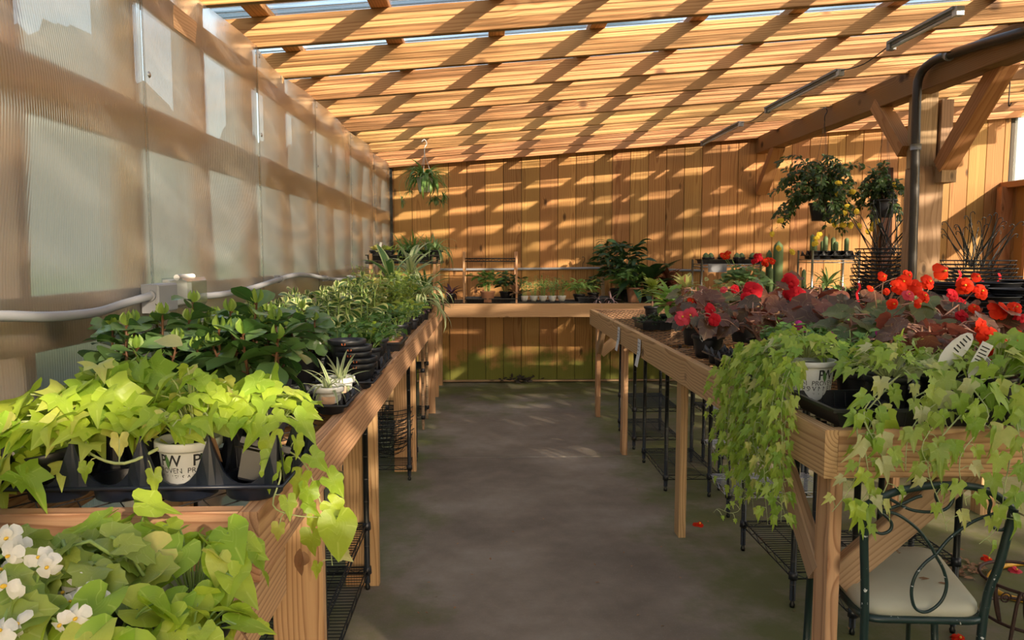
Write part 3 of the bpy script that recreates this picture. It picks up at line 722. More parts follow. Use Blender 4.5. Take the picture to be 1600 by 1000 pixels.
def plant_tag(root, pos, w=.022, h=.09, tilt=(.3,.1,.2), mat='white_plastic', shape='rect', printed=True):
    m = MB(); n = 8
    if shape == 'oval': V = [(w*1.0*math.sin(2*math.pi*k/14), 0, h/2+h/2*math.cos(2*math.pi*k/14)) for k in range(14)]
    else: V = [(0,0,0),(w*.3,0,.012),(w/2,0,h*.35),(w/2,0,h),(-w/2,0,h),(-w/2,0,h*.35),(-w*.3,0,.012)]
    k = len(V); m.add(V+[(x, .0012, z) for x, _, z in V], [tuple(range(k)), tuple(reversed(range(k, 2*k)))]+[(i, (i+1)%k+0, (i+1)%k+k, i+k) for i in range(k)])
    o = m.build('plant_tag', M[mat], root); o.location = pos; o.rotation_euler = tilt
    if printed:
        m = MB()
        for q in range(5): z = h*(.50+.09*q); m.box((-w*.36, -.0006, z), (w*(.36-.12*(q % 2)), -.0001, z+h*.03))
        p = m.build('fine_print', M['ink'], o)
    return o
def text_on_cone(root, s, r0, r1, h, z, ang, size, mat='ink', bold=.0):
    cu = bpy.data.curves.new('t', 'FONT'); cu.body = s; cu.size = size; cu.align_x = 'CENTER'; cu.offset = bold; cu.resolution_u = 3
    ob = bpy.data.objects.new('t', cu); COL.objects.link(ob); bpy.context.view_layer.update()
    me = bpy.data.meshes.new_from_object(ob.evaluated_get(bpy.context.evaluated_depsgraph_get()))
    bpy.data.objects.remove(ob)
    for v in me.vertices:
        zz = z+v.co.y; rr = r0+(r1-r0)*zz/h+.0007; a = ang+v.co.x/rr
        v.co = (rr*math.cos(a), rr*math.sin(a), zz)
    me.materials.clear(); me.materials.append(M[mat]); me.name = 'printed_lettering'
    o = bpy.data.objects.new('printed_lettering', me); COL.objects.link(o); o.parent = root; return o
def branded_pot(root, r, h, face=-math.pi/2, soil=True):
    """white printed nursery pot: large PW monogram with a leaf and the grower's lettering, repeated round the pot"""
    p = pot(root, r, h, 'white_plastic', taper=.80, soil=soil)
    rb = r*.80
    R = lambda z: rb+(r-.003-rb)*z/(h-.02)
    for a in (face-.42, face+.84, face+2.0, face+3.2):
        text_on_cone(p, 'P', rb, r-.003, h-.02, h*.60, a-.0125/r, r*.56, bold=.0004)
        text_on_cone(p, 'W', rb, r-.003, h-.02, h*.60, a+.0125/r, r*.56, bold=.0004)
        m = MB(); n = 8
        for s, c in ((1, -.1),):
            V = []
            for k in range(n+1):
                t = k/n; zz = h*(.54+.26*t); w = .09*math.sin(math.pi*t); rr = R(zz)+.0012
                for q in (-1, 1): aa = a+w*q-.05*t+.02; V.append((rr*math.cos(aa), rr*math.sin(aa), zz))
            m.add(V, [(2*i, 2*i+1, 2*i+3, 2*i+2) for i in range(n)])
        m.build('printed_leaf', plain('printed green', (.10,.22,.06), .6), p)
        text_on_cone(p, 'PROVEN', rb, r-.003, h-.02, h*.475, a, r*.26)
        text_on_cone(p, 'WINNERS', rb, r-.003, h-.02, h*.35, a, r*.26)
        text_on_cone(p, "The Gardener's Trust", rb, r-.003, h-.02, h*.27, a, r*.11)
    return p

# ================================================================== plant builders (local coordinates, z = 0 at the pot's foot)
def vine_crown(root, r, c, R, H, n, kind, mat, size, stems='green', top=0, lean=(0,0,0), flat=.5, tipdown=.35, yellow=0):
    """leaves on petioles rising from the pot mouth at height top to a loose dome of radius R and height H"""
    sm = MB(); c = Vector(c); lean = Vector(lean)
    for i in range(n):
        a = r.uniform(0, 2*math.pi); q = math.sqrt(r.random()); e = (1-q*q*.75)
        p = c+Vector((math.cos(a)*q*R, math.sin(a)*q*R, top+H*e*r.uniform(.55, 1.05)))+lean*r.random()
        base = c+Vector((math.cos(a)*q*.03, math.sin(a)*q*.03, top))
        mid = base.lerp(p, .55)+Vector((0,0,H*.18))
        sm.tube(smooth([base, mid, p], 3), [.0016]*7, 4, caps=False)
        out = Vector((math.cos(a), math.sin(a), 0)); out.rotate(Euler((0,0,r.uniform(-1.1,1.1))))
        d = out+Vector((0,0,-tipdown-r.uniform(-.3,.5))); up = Vector((0,0,1))*flat+out*q*.5+Vector((r.uniform(-.7,.7), r.uniform(-.8,.3), r.uniform(.1,.5)))
        leafobj(root, kind, mat if r.random() > yellow else 'bleached', p, d, up, size*r.uniform(.55, 1.15), r)
    sm.build('stems', STEM[stems], root)
def runner(root, r, P, n, kind, mat, size, stems='green', rad=.0025, side=.03, face=(0,-1,.3), t0=.08, yellow=0, narrow=.85):
    """a trailing stem along P (local) with leaves hanging on petioles"""
    P = smooth(P, 4); m = MB(); m.tube(P, [rad*(1-.6*i/(len(P)-1)) for i in range(len(P))], 5)
    for i in range(n):
        t = t0+(1-t0)*(i+.5)/n; p, d = path_at(P, t)
        sgn = 1 if i % 2 else -1; s = d.cross(Vector(face)); s = s.normalized() if s.length > .01 else Vector((1,0,0))
        e = p+s*sgn*side*r.uniform(.5,1.3)+Vector(face).normalized()*side*r.uniform(.1,.7)+Vector((0,0,side*r.uniform(-.3,.6)))
        m.tube([p, p.lerp(e,.5)+Vector((0,0,.006)), e], .0011, 4, caps=False)
        dd = Vector((0,0,-1))+s*sgn*r.uniform(-.1,.9)+Vector(face)*r.uniform(0,.4)
        leafobj(root, kind, mat if r.random() > yellow else 'bleached', e, dd, Vector(face)+Vector((r.uniform(-.9,.9),0,r.uniform(-.1,.8))), size*r.uniform(.65,1.25)*(1-.25*t), r).matrix_basis @= Matrix.Diagonal((1, narrow*r.uniform(.8,1.1), 1, 1))
    m.build('runner', STEM[stems], root)
def peperomia(name, loc, h, spread, nst, leaf, label, seed, group=None, mat='pep', budm='bud', potr=.075, poth=.12, stem='red', perst=9, potmat='black_plastic', base=0):
    r = random.Random(seed); t = thing(name, loc, label, 'plant', group, r.uniform(0,6))
    if potr: pot(t, potr, poth, potmat)
    sm = MB()
    for s in range(nst):
        a = 2*math.pi*s/nst+r.uniform(-.4,.4); q = spread*(.25+.75*r.random()) if s else 0
        top = Vector((math.cos(a)*q, math.sin(a)*q, poth+(h-poth)*r.uniform(.7,1.0)*(1-.25*q/spread)))
        b = Vector((math.cos(a)*potr*.4, math.sin(a)*potr*.4, poth-.02)); P = smooth([b, b.lerp(top,.5)+Vector((math.cos(a),math.sin(a),0))*spread*.1, top], 4)
        sm.tube(P, [.0055-.003*i/8 for i in range(9)], 6)
        for k in range(perst):
            tt = .35+.65*(k+.5)/perst; p, d = path_at(P, min(tt, 1)); b2 = a+k*2.4
            o = Vector((math.cos(b2), math.sin(b2), 0)); pe = p+o*.018*(1.3-tt)+Vector((0,0,.006))
            sm.tube([p, pe], .0022, 4, caps=False)
            dd = o+Vector((0,0,-.25+1.9*(tt-.5)+r.uniform(-.35,.35)))
            leafobj(t, 'ob', mat, pe, dd, Vector((0,0,1))-o*r.uniform(-.4,.4)+Vector((r.uniform(-.5,.5),-.5,0)), leaf*r.uniform(.75,1.1)*(1.1-.35*max(0,tt-.7)/.3), r)
        for k in range(3):
            o = Vector((math.cos(a+k*2.1), math.sin(a+k*2.1), 0))*.35+Vector((0,0,1))
            inst('bud_leaf', r.choice(lmesh('bud', budm)), t, basis(P[-1], o, Vector((math.cos(a+k*2.1), math.sin(a+k*2.1), .2)), leaf*.42))
    sm.build('stems', STEM[stem], t)
    return t
def rosette(name, loc, label, cat='plant', seed=0, kind='strap', mat='grassy', n=26, length=.25, potr=.055, poth=.09, potmat='black_plastic', up=(.2,1.4), group=None, sep=True, stem_h=0, widen=1, square=False, tags=0, name_leaf='leaf', jit=.01):
    """long leaves fanning out of one point: spider plants, dracaenas, yuccas, aloes, ferns"""
    r = random.Random(seed); t = thing(name, loc, label, cat, group, r.uniform(0,6))
    if potr: pot(t, potr, poth, potmat, square=square)
    else: poth = 0
    m = MB(); c0 = Vector((0,0,poth-.012))
    for i in range(n):
        a = i*2.39996+r.uniform(-.3,.3); e = up[0]+(up[1]-up[0])*(i/n)
        z = stem_h*(.55+.45*i/n)
        d = Vector((math.cos(a)*math.cos(e), math.sin(a)*math.cos(e), math.sin(e)))
        s = length*r.uniform(.75,1.1)
        B = basis(c0+Vector((r.uniform(-jit,jit), r.uniform(-jit,jit), z)), d, Vector((0,0,1)), s) @ Matrix.Diagonal((1, widen, 1, 1))
        if sep: inst(name_leaf, r.choice(lmesh(kind, mat)), t, B)
        else: m.tmpl(r.choice(T[kind]), B)
    if not sep: o = m.build('foliage', LM[mat], t); o['kind'] = 'stuff'
    if stem_h:
        MB().tube([c0, c0+Vector((0,0,stem_h))], .007, 6).build('stem', STEM['brown'], t)
    for k in range(tags): plant_tag(t, (potr*.3, -potr*.5, poth-.02), tilt=(.25,.1,r.uniform(-.5,.5)))
    return t
def bushy(name, loc, label, cat='plant', seed=0, kind='oval', mat='green', n=120, R=.1, H=.16, size=.03, potr=.05, poth=.08, potmat='black_plastic', group=None, sep=False, stems='green', nst=9, square=False, up=.6, droop=0, rz=None, core=.15):
    """twiggy plant: stems with small leaves all along them"""
    r = random.Random(seed); t = thing(name, loc, label, cat, group, r.uniform(0,6) if rz is None else rz)
    if potr: pot(t, potr, poth, potmat, square=square)
    else: poth = 0
    sm = MB(); m = MB(); P_ = []
    for s in range(nst):
        a = 2*math.pi*s/nst+r.uniform(-.5,.5); q = R*math.sqrt(r.uniform(.02,1)); b = Vector((math.cos(a)*(potr or .05)*core*2, math.sin(a)*(potr or .05)*core*2, poth-.015 if potr else .04))
        e = Vector((math.cos(a)*q, math.sin(a)*q, poth+H*(1-.35*(q/R)**2)*r.uniform(.7,1)-droop*(q/R)**2))
        P = smooth([b, b.lerp(e,.6)+Vector((0,0,H*.18)), e], 3); P_.append(P); sm.tube(P, [.0028-.0016*i/6 for i in range(7)], 4, caps=False)
    for i in range(n):
        P = P_[i % nst]; tt = r.uniform(.25,1)**.8; p, d = path_at(P, tt); a = r.uniform(0,6.28)
        o = Vector((math.cos(a), math.sin(a), r.uniform(-.2,.6))); B = basis(p+o*size*r.uniform(.1,.7), o, Vector((0,-.2,1))*up+Vector((r.uniform(-.5,.5), r.uniform(-.5,.5), .2)), size*r.uniform(.7,1.25))
        if sep: inst('leaf', r.choice(lmesh(kind, mat)), t, B)
        else: m.tmpl(r.choice(T[kind]), B)
    sm.build('stems', STEM[stems], t)
    if not sep: o = m.build('foliage', LM[mat], t); o['kind'] = 'stuff'
    return t
def flower_mesh(name, mat, layers=((5,1.0,.08),(4,.82,.42),(3,.5,.85)), centre=True, ctr='yolk', seed=1):
    r = random.Random(seed); m = MB()
    for li, (n, s, e) in enumerate(layers):
        for k in range(n):
            a = 2*math.pi*k/n+li*.5+r.uniform(-.12,.12)
            d = Vector((math.cos(a)*math.cos(e), math.sin(a)*math.cos(e), math.sin(e))); m.tmpl(r.choice(T['petal']), basis((0,0,.02*li), d, Vector((-math.cos(a)*.3,-math.sin(a)*.3,1)), s*r.uniform(.88,1.08)))
    if centre: m.lathe([(0,.30),(.08,.28),(.12,.18),(.08,.04)], 7, mi=1)
    me = bpy.data.meshes.new(name); me.from_pydata(m.v, [], m.f); me.materials.append(PM[mat]); me.materials.append(M[ctr]); me.polygons.foreach_set('material_index', m.mi); me.polygons.foreach_set('use_smooth', [True]*len(m.f))
    return me
FLM = {'red': [flower_mesh('red_flower','red', seed=i, centre=i > 0) for i in range(3)], 'single': [flower_mesh('red_single','red', ((5,1,.15),), seed=9)],
 'crimson': [flower_mesh('crimson_flower','crimson', seed=i+4, centre=False) for i in range(2)], 'pink': [flower_mesh('rose_flower','pink', ((5,1,.3),(4,.6,.8)), seed=5)],
 'magenta': [flower_mesh('magenta_flower','magenta', ((5,1,.2),), seed=6)], 'white': [flower_mesh('white_flower','white', ((4,1,.15),(2,.6,.6)), seed=7), flower_mesh('white_flower2','white', ((2,1,.1),(2,.75,.35)), seed=8)],
 'yellow': [flower_mesh('yellow_flower','yellow', ((6,1,.1),(5,.6,.5)), seed=3, centre=False)], 'geranium': [flower_mesh('small_red_flower','red', ((5,1,.2),), seed=11)]}
def flower(root, kind, pos, d, s, r, name='flower'):
    d = Vector(d).normalized(); q = d.to_track_quat('Z', 'Y').to_matrix().to_4x4()
    return inst(name, r.choice(FLM[kind]), root, Matrix.Translation(pos) @ q @ Matrix.Rotation(r.uniform(0,6), 4, 'Z') @ Matrix.Scale(s, 4))
def begonia(loc, label, seed, R=.16, H=.22, n=18, leaf=.085, mat='begdark', fl=(), group=None, potr=.075, poth=.11, potmat='black_plastic', stem='pinkish', potbrand=False, name='begonia', tags=0):
    """thick jointed stems, big slanting leaves on long stalks, flowers on stalks; fl = world points for the flowers (kind, point, size)"""
    r = random.Random(seed); t = thing(name, loc, label, 'plant', group)
    if potbrand: branded_pot(t, potr, poth)
    elif potr: pot(t, potr, poth, potmat)
    sm = MB(); tops = []
    for s in range(4):
        a = s*1.6+r.uniform(-.3,.3); e = Vector((math.cos(a)*R*.45, math.sin(a)*R*.45, poth+H*r.uniform(.6,.85))); b = Vector((math.cos(a)*.02, math.sin(a)*.02, poth-.02))
        P = smooth([b, b.lerp(e,.5)+Vector((math.cos(a),math.sin(a),0))*.02, e], 3); sm.tube(P, [.007-.003*i/6 for i in range(7)], 6); tops.append(P)
    for i in range(n):
        P = tops[i % 4]; p, d = path_at(P, r.uniform(.15,1)); a = i*2.4+r.uniform(-.4,.4); q = R*r.uniform(.35,1.05)
        e = Vector((math.cos(a)*q, math.sin(a)*q, poth+H*(1-.55*(q/R)**2)*r.uniform(.55,1.1)))
        sm.tube([p, p.lerp(e,.5)+Vector((0,0,.02)), e], .0032, 5, caps=False)
        o = Vector((math.cos(a), math.sin(a), 0)); o.rotate(Euler((0,0,r.uniform(-.9,.9))))
        leafobj(t, 'beg', mat, e, o+Vector((0,0,r.uniform(-1.1,.5))), Vector((0,0,1))+o*r.uniform(-.2,1.3)+Vector((r.uniform(-.5,.5),-.3-.6*r.random(),0)), leaf*r.uniform(.6,1.15), r)
    for kind, wp, s in fl:
        p = Vector(wp)-Vector(loc); b = min(tops, key=lambda q: (q[-1]-p).length)[-1]; b = b.lerp(p, .35); b.z = min(b.z, p.z-.05)
        sm.tube(smooth([b, b.lerp(p,.5)+Vector((0,0,.02)), p], 3), .002, 4, caps=False)
        flower(t, kind, p, (r.uniform(-.5,.5), -1, r.uniform(-.1,.7)), s, r)
    sm.build('stems', STEM[stem], t)
    for k in range(tags): plant_tag(t, (-potr*.6, -potr*.75, poth-.03), w=.03, h=.06, tilt=(.2,0,r.uniform(-.3,.3)))
    return t

# ================================================================== left bench: near tray and vines
BZ = TZ-.003
tr1 = cell_tray('carry_tray', (-.677, 1.577, TZ+.001), 4, 2, .132, 'big black eight-cell carry tray at the near end of the left bench', wall=.098, mat='blue_black', cup=.038)
def cellpos(i, j): return (-.677-.264+.132*(i+.5), 1.577-.132+.132*(j+.5), TZ+.005)
r = random.Random(21)
# vine in the branded pot
p = cellpos(2, 0); t = thing('sweet_potato_vine', (p[0], p[1], p[2]), 'lime sweet potato vine in the white printed pot of the near black tray', 'plant')
branded_pot(t, .059, .115, face=-math.pi/2)
vine_crown(t, r, (0,.04,0), .12, .14, 62, 'tri', 'lime', .056, 'pale', top=.11, flat=.6)
vine_crown(t, r, (-.01,.03,0), .10, .07, 14, 'heart', 'lime', .055, 'pale', top=.11, flat=.3, tipdown=.6, yellow=.1)
runner(t, r, [(-.03,-.04,.11), (-.09,-.085,.085), (-.16,-.07,.10), (-.20,-.05,.135)], 4, 'tri', 'lime', .05, 'pale', rad=.004)
leafobj(t, 'ovalhi', 'dry', (.070,-.058,.135), (.1,-.2,-1), (-.6,-1,.2), .062, r)
# far left mass
p = cellpos(0, 1); t = thing('sweet_potato_vine', (p[0]-.0, p[1], p[2]), 'broad lobed lime vine spilling over the left end of the near tray', 'plant')
pot(t, .058, .11)
vine_crown(t, r, (.03,-.06,0), .17, .15, 74, 'lobed', 'lime', .082, 'pale', top=.10, flat=.55)
vine_crown(t, r, (-.06,-.14,0), .13, .05, 16, 'lobed', 'lime', .075, 'pale', top=.05, flat=.3, tipdown=.8)
runner(t, r, [(0,-.05,.11), (-.06,-.16,.08), (-.12,-.20,.0), (-.13,-.22,-.08)], 8, 'lobed', 'lime', .075, 'pale')
p = cellpos(1, 1); t = thing('sweet_potato_vine', p, 'dark-stemmed green vine behind the empty second cell of the near tray', 'plant')
pot(t, .058, .11)
vine_crown(t, r, (-.02,.0,0), .14, .17, 34, 'lobed', 'vine', .085, 'pale', top=.10, flat=.5)
leafobj(t, 'ob', 'bleached', (.02,-.02,.30), (1,-.1,.1), (0,-.5,1), .062, r)
p = cellpos(3, 0); t = thing('sweet_potato_vine', p, 'bright chartreuse vine in a tilted black pot trailing over the bench corner', 'plant')
pot(t, .052, .085, square=True, z=.02, tilt=(-.25,.30,.2))
vine_crown(t, r, (.0,.07,0), .11, .12, 40, 'tri', 'lime', .056, 'pale', top=.11, flat=.5)
runner(t, r, [(.01,.02,.09), (.05,-.02,.10), (.09,.02,.06), (.115,.03,-.0), (.14,.03,-.10), (.15,.02,-.17)], 14, 'tri', 'lime', .055, 'pale', face=(.3,-1,.2), yellow=.12)
runner(t, r, [(.01,.02,.09), (.07,-.06,.06), (.06,-.085,.0), (.09,-.06,-.03), (.13,-.02,-.05)], 5, 'tri', 'lime', .045, 'pale', face=(.3,-1,.2))
leafobj(t, 'heart', 'lime', (.165,0,-.07), (.05,-.1,-1), (.2,-1,.1), .085, r)
leafobj(t, 'ovalhi', 'dry', (.105,-.06,-.10), (-.1,0,-1), (-.7,-1,.1), .06, r); leafobj(t, 'ovalhi', 'dry', (.11,-.062,-.105), (.1,.1,-1), (.8,-1,.1), .05, r)
p = cellpos(0, 0); t = thing('nursery_pot', p, 'plain black pot leaning in the first cell of the near tray', 'pot'); pot(t, .055, .10, tilt=(.1,-.15,0))
# ------- low front tier: white begonias and vines
FZ = .842
flat_tray('nursery_tray', (-.76, 1.06, FZ), .52, .42, .055, 'black flat tray under the white begonias at the front left')
r = random.Random(5)
def wfl(px, py, Y, s=.022): return ('white', at(px, py, Y=Y), s)
begonia((-.69, 1.02, FZ+.004), 'white-flowered begonia with pale green leaves at the bottom left corner', 31, R=.13, H=.13, n=64, leaf=.062, mat='begwhite', potr=.06, poth=.09, stem='green',
    fl=[wfl(75,885,.97), wfl(10,915,.95,.028), wfl(15,868,.98), wfl(95,975,.93), wfl(30,975,.92), wfl(120,965,.93), wfl(60,870,.99), wfl(2,985,.9)])
begonia((-.60, 1.10, FZ+.004), 'white begonia with open yellow-eyed flowers beside the vine on the low tier', 33, R=.09, H=.12, n=40, leaf=.05, mat='begwhite', potr=.05, poth=.085, stem='green',
    fl=[wfl(142,925,1.0), wfl(112,940,1.0), wfl(100,925,1.02), wfl(128,905,1.03,.018), wfl(92,905,1.04,.02), wfl(160,935,1.0,.014)])
begonia((-.86, 1.10, FZ+.004), 'budding white begonia half out of view at the left edge of the low tier', 35, R=.12, H=.17, n=46, leaf=.062, mat='begwhite', potr=.06, poth=.09, stem='green',
    fl=[wfl(12,840,1.05,.024), wfl(30,855,1.04,.02), wfl(5,890,1.03)])
def lowvine(loc, label, seed, n, R, H, kind='heart', size=.066, potted='black_plastic', extra=None, mat='vine', tagp=None):
    r = random.Random(seed); t = thing('sweet_potato_vine', loc, label, 'plant'); pot(t, .05, .095, potted)
    vine_crown(t, r, (0,0,0), R, H, n, kind, mat, size, 'green', top=.085, flat=.6, tipdown=.5)
    if extra: runner(t, r, extra, 7, 'tri', mat, .05, 'brown', rad=.003)
    if tagp: plant_tag(t, tagp[0], w=.022, h=.10, tilt=tagp[1], mat='white_plastic')
    return t
lowvine((-.62, 1.27, FZ+.004), 'green sweet potato vine with a printed tag standing before the bench end board', 41, 20, .10, .11, kind='tri', mat='lime', tagp=((.052,-.055,.05), (.1,-.08,.3)))
lowvine((-.475, 1.17, FZ+.004), 'sweet potato vine in a white pot with a twisting bare stem, low tier', 43, 30, .11, .12, mat='lime', potted='white_plastic', extra=[(.02,-.02,.10), (.06,-.05,.08), (.10,-.07,.05), (.13,-.08,.0)])
lowvine((-.52, .99, FZ+.004), 'large-leaved lime vine at the near edge of the low tier', 47, 26, .11, .08, size=.075, mat='lime')
lowvine((-.43, 1.04, FZ+.004), 'small leafy vine at the aisle edge of the low tier', 49, 14, .07, .05, mat='lime', size=.05)

# ------- peperomias
PEP = [
 ((-.91, 1.93), .36, .13, 5, .066, 'glossy peperomia with pale buds nearest the wall behind the lime vines'),
 ((-.82, 2.10), .36, .12, 5, .066, 'glossy peperomia in the middle of the bench below the junction box'),
 ((-.68, 1.98), .33, .12, 5, .070, 'dark peperomia behind the white printed pot'),
 ((-.60, 1.95), .36, .115, 6, .074, 'large peperomia with thick red stems nearest the aisle'),
 ((-.89, 2.45), .36, .12, 5, .066, 'glossy peperomia by the wall in the second row'),
 ((-.71, 2.42), .35, .12, 5, .068, 'glossy peperomia in the second row behind the thick-stemmed one'),
 ((-.90, 2.85), .33, .12, 5, .060, 'glossy peperomia by the wall in the third row'),
 ((-.71, 2.86), .32, .11, 5, .062, 'glossy peperomia in the third row beside the stacked pots'),
]
for i, ((x, y), h, sp, ns, lf, lab) in enumerate(PEP):
    peperomia('peperomia', (x, y, BZ+.004), h+(.015 if i < 4 else -.03), sp, ns+2, lf*1.25, lab, 60+i, perst=12)
flat_tray('nursery_tray', (-.80, 2.24, BZ), .46, .52, .03, 'black tray under the first rows of peperomias')
ct = cell_tray('carry_tray', (-.535, 2.40, TZ), 2, 3, .092, 'small black carry tray holding two white pots near the aisle', wall=.022, cup=.032)
for (x, y), lab in (((-.500, 2.325), 'white labelled pot with a small spider plant at the bench edge'), ((-.497, 2.50), 'second white pot behind the small spider plant')):
    t = rosette('spider_plant', (x, y, TZ+.006), lab, 'plant', seed=int(y*100), kind='strap', mat='stripe', n=20, length=.12, potr=.044, poth=.076, potmat='white_plastic', up=(.1,1.3))
    m = MB(); rr = .0375
    for k in range(7):
        pass
    V = []
    for k in range(9):
        a = -1.9+k*.13
        for z in (.018, .048): V.append(((.0372+z*.09)*math.cos(a), (.0372+z*.09)*math.sin(a), z))
    m.add(V, [(2*i, 2*i+2, 2*i+3, 2*i+1) for i in range(8)]); m.build('pot_label', plain('peach label', (.75,.50,.34), .6), t).rotation_euler.z = -t.rotation_euler.z
    m = MB()
    for k in range(7):
        a = -.75+k*.05; m.add([((.0372+z*.09+.0006)*math.cos(a+w), (.0372+z*.09+.0006)*math.sin(a+w), z) for w, z in ((0,.03),(.022,.03),(.022,.05),(0,.05))], [(0,1,2,3)])
    m.build('barcode', M['ink'], t).rotation_euler.z = -t.rotation_euler.z
# nested empty pots
for k in range(5):
    t = thing('nursery_pot', (-.49-.01*k+.012*(k % 2), 2.81, TZ+.002+.022*k), ['bottom black pot of the nested stack beside the peperomias', 'second black pot up in the nested stack', 'third black pot up in the nested stack', 'fourth black pot up in the nested stack', 'top black pot of the nested stack beside the peperomias'][k], 'pot', 'nested empty pots')
    pot(t, .066, .085, soil=False)
    MB().box((-.007,-.0705,.070), (.007,-.0695,.077)).build('orange_sticker', plain('orange sticker', (.75,.18,.05), .5), t).location = (.0,-.001,0)
cell_tray('carry_tray', (-.525, 2.80, TZ), 2, 2, .10, 'black two-by-two tray under the nested pots', wall=.01, cup=.03)
ct2 = cell_tray('carry_tray', (-.55, 3.12, TZ), 2, 3, .115, 'black carry tray under bushy peperomias past the nested pots', wall=.04, cup=.035)
for i, (x, y, lab) in enumerate([(-.605, 3.02, 'bushy green peperomia in the carry tray, nearer plant'), (-.50, 3.14, 'bushy green peperomia in the carry tray at the aisle edge')]):
    bushy('peperomia', (x, y, TZ+.006), lab, seed=80+i, kind='ovalhi', mat='green', n=70, R=.14, H=.13, size=.055, potr=.052, poth=.10, sep=True, nst=14)
leafobj(bpy.data.objects['peperomia.009'] if 'peperomia.009' in bpy.data.objects else t, 'ovalhi', 'lime', (0.0,-.10,.20), (.1,-.4,-.9), (0,-1,.4), .10, r)
VAR = [(-.96,3.15),(-.80,3.12),(-.68,3.38),(-.93,3.55),(-.78,3.62),(-.62,3.72),(-.95,3.95),(-.80,4.05)]
vn = ['by the wall below the conduit bend','behind the dark peperomias','beside the white tags','by the wall in its second row','in the middle of its second row','nearest the aisle in its row','by the wall in its last row','in the last row before the yellow-tipped plants']
for i, (x, y) in enumerate(VAR):
    t = peperomia('variegated_peperomia', (x, y, BZ+.004), .33+.03*(i % 3), .11, 7, .068, 'cream-edged peperomia '+vn[i], 90+i, mat='varpep', budm='varpep', potr=.055, poth=.09, stem='green', perst=8)
    if i in (1, 2): plant_tag(t, (.03,-.05,.12), w=.05, h=.09, tilt=(-.9,.1,.2))
GRN = [(-.54,3.62,'mid green peperomia with rounded leaves at the aisle edge'),(-.66,4.02,'mid green peperomia behind the seedling tray'),(-.94,4.35,'mid green peperomia against the wall further back'),(-.52,4.35,'round-leaved green plant at the aisle edge past the seedlings')]
for i, (x, y, lab) in enumerate(GRN):
    bushy('peperomia', (x, y, BZ+.004), lab, seed=110+i, kind='ovalhi', mat='green', n=56, R=.12, H=.14, size=.05, potr=.055, poth=.09, sep=True, nst=12)
st = flat_tray('seedling_tray', (-.53, 3.93, BZ), .17, .26, .05, 'small black seedling tray with brick-red pots at the aisle edge')
for i in range(6):
    x, y = -.575+.085*(i % 2), 3.84+.085*(i//2)
    t = bushy('seedling', (x, y, BZ+.005), 'yellow green seedling, '+['near left','near right','middle left','middle right','far left','far right'][i]+' pot of the small seedling tray', seed=120+i, kind='oval', mat='ygreen', n=16, R=.035, H=.045, size=.028, potr=.030, poth=.052, potmat='terracotta', group='seedlings in the small tray', nst=4)
    if i in (1, 5): plant_tag(t, (0,0,.045), w=.012, h=.05)
KAL = [(-.90,4.75,'yellow-tipped succulent by the wall'),(-.70,4.70,'yellow-tipped succulent in mid bench'),(-.54,4.80,'yellow-tipped succulent nearest the aisle'),(-.80,5.10,'tall yellow-tipped succulent in front of the broad striped leaves'),(-.62,5.15,'yellow-tipped succulent with upright tips in the second row'),(-.90,5.35,'leggy yellow-tipped succulent by the wall'),(-.72,5.55,'yellow-tipped succulent below the raised shelf')]
for i, (x, y, lab) in enumerate(KAL):
    bushy('yellow_tipped_succulent', (x, y, BZ+.004), lab, seed=130+i, kind='oval', mat='kal' if i % 2 else 'ygreen', n=150, R=.13, H=.30+.05*(i % 3), size=.045, potr=.055, poth=.09, nst=14)
bushy('coleus', (-.51, 4.62, BZ+.004), 'round-leaved lime plant hanging over small black pots at the aisle edge', seed=141, kind='ovalhi', mat='ygreen', n=30, R=.11, H=.16, size=.07, potr=.045, poth=.08, sep=True)
for i, (x, y) in enumerate([(-.50,4.98),(-.50,5.22),(-.50,5.42),(-.56,5.36)]):
    bushy('starter_plant', (x, y, BZ+.004), ['small leafy starter in a black pot beside the bench rail', 'small leafy starter, next one along the bench rail', 'third small leafy starter along the bench rail', 'small leafy starter one row in from the bench rail'][i], seed=150+i, kind='oval', mat='green', n=40, R=.06, H=.10, size=.035, potr=.038, poth=.07)
# striped and strappy plants toward the far end
rosette('dracaena', (-.80, 5.05, BZ), 'striped plant with broad arching leaves by the conduit end', seed=161, kind='broad', mat='stripe2', n=12, length=.29, potr=.06, poth=.10, up=(.3,1.3), stem_h=.12, widen=1.3)
rosette('dracaena', (-.71, 5.55, BZ), 'tall striped dracaena standing before the raised shelf', seed=162, kind='broad', mat='stripe2', n=16, length=.34, potr=.06, poth=.11, up=(.2,1.3), stem_h=.22, widen=1.1)
rosette('dracaena', (-.62, 6.05, BZ), 'upright dracaena with yellow striped leaves under the shelf edge', seed=163, kind='broad', mat='stripe', n=18, length=.33, potr=.06, poth=.11, up=(.1,1.4), stem_h=.30)
rosette('agave', (-.66, 5.60, BZ), 'blue green plant with stiff upright leaves among the yellow tips', seed=164, kind='broad', mat='green', n=14, length=.30, potr=.055, poth=.10, up=(.7,1.5), stem_h=.08, widen=1.4)
rosette('spider_plant', (-.52, 5.95, BZ), 'white striped spider plant arching over the aisle rail', seed=165, kind='strap', mat='stripe', n=44, length=.36, potr=.06, poth=.11, up=(-.1,1.4), stem_h=.06, widen=1.2)
rosette('spider_plant', (-.53, 6.5, BZ), 'white striped spider plant next to the far end of the bench', seed=166, kind='strap', mat='stripe2', n=34, length=.34, potr=.06, poth=.11, up=(0,1.4), stem_h=.12)
rosette('cordyline', (-.38, 7.85, .975), 'small purple-leaved plant on the back bench corner', seed=167, kind='lance', mat='purple', n=12, length=.20, potr=.05, poth=.10, up=(.3,1.3))
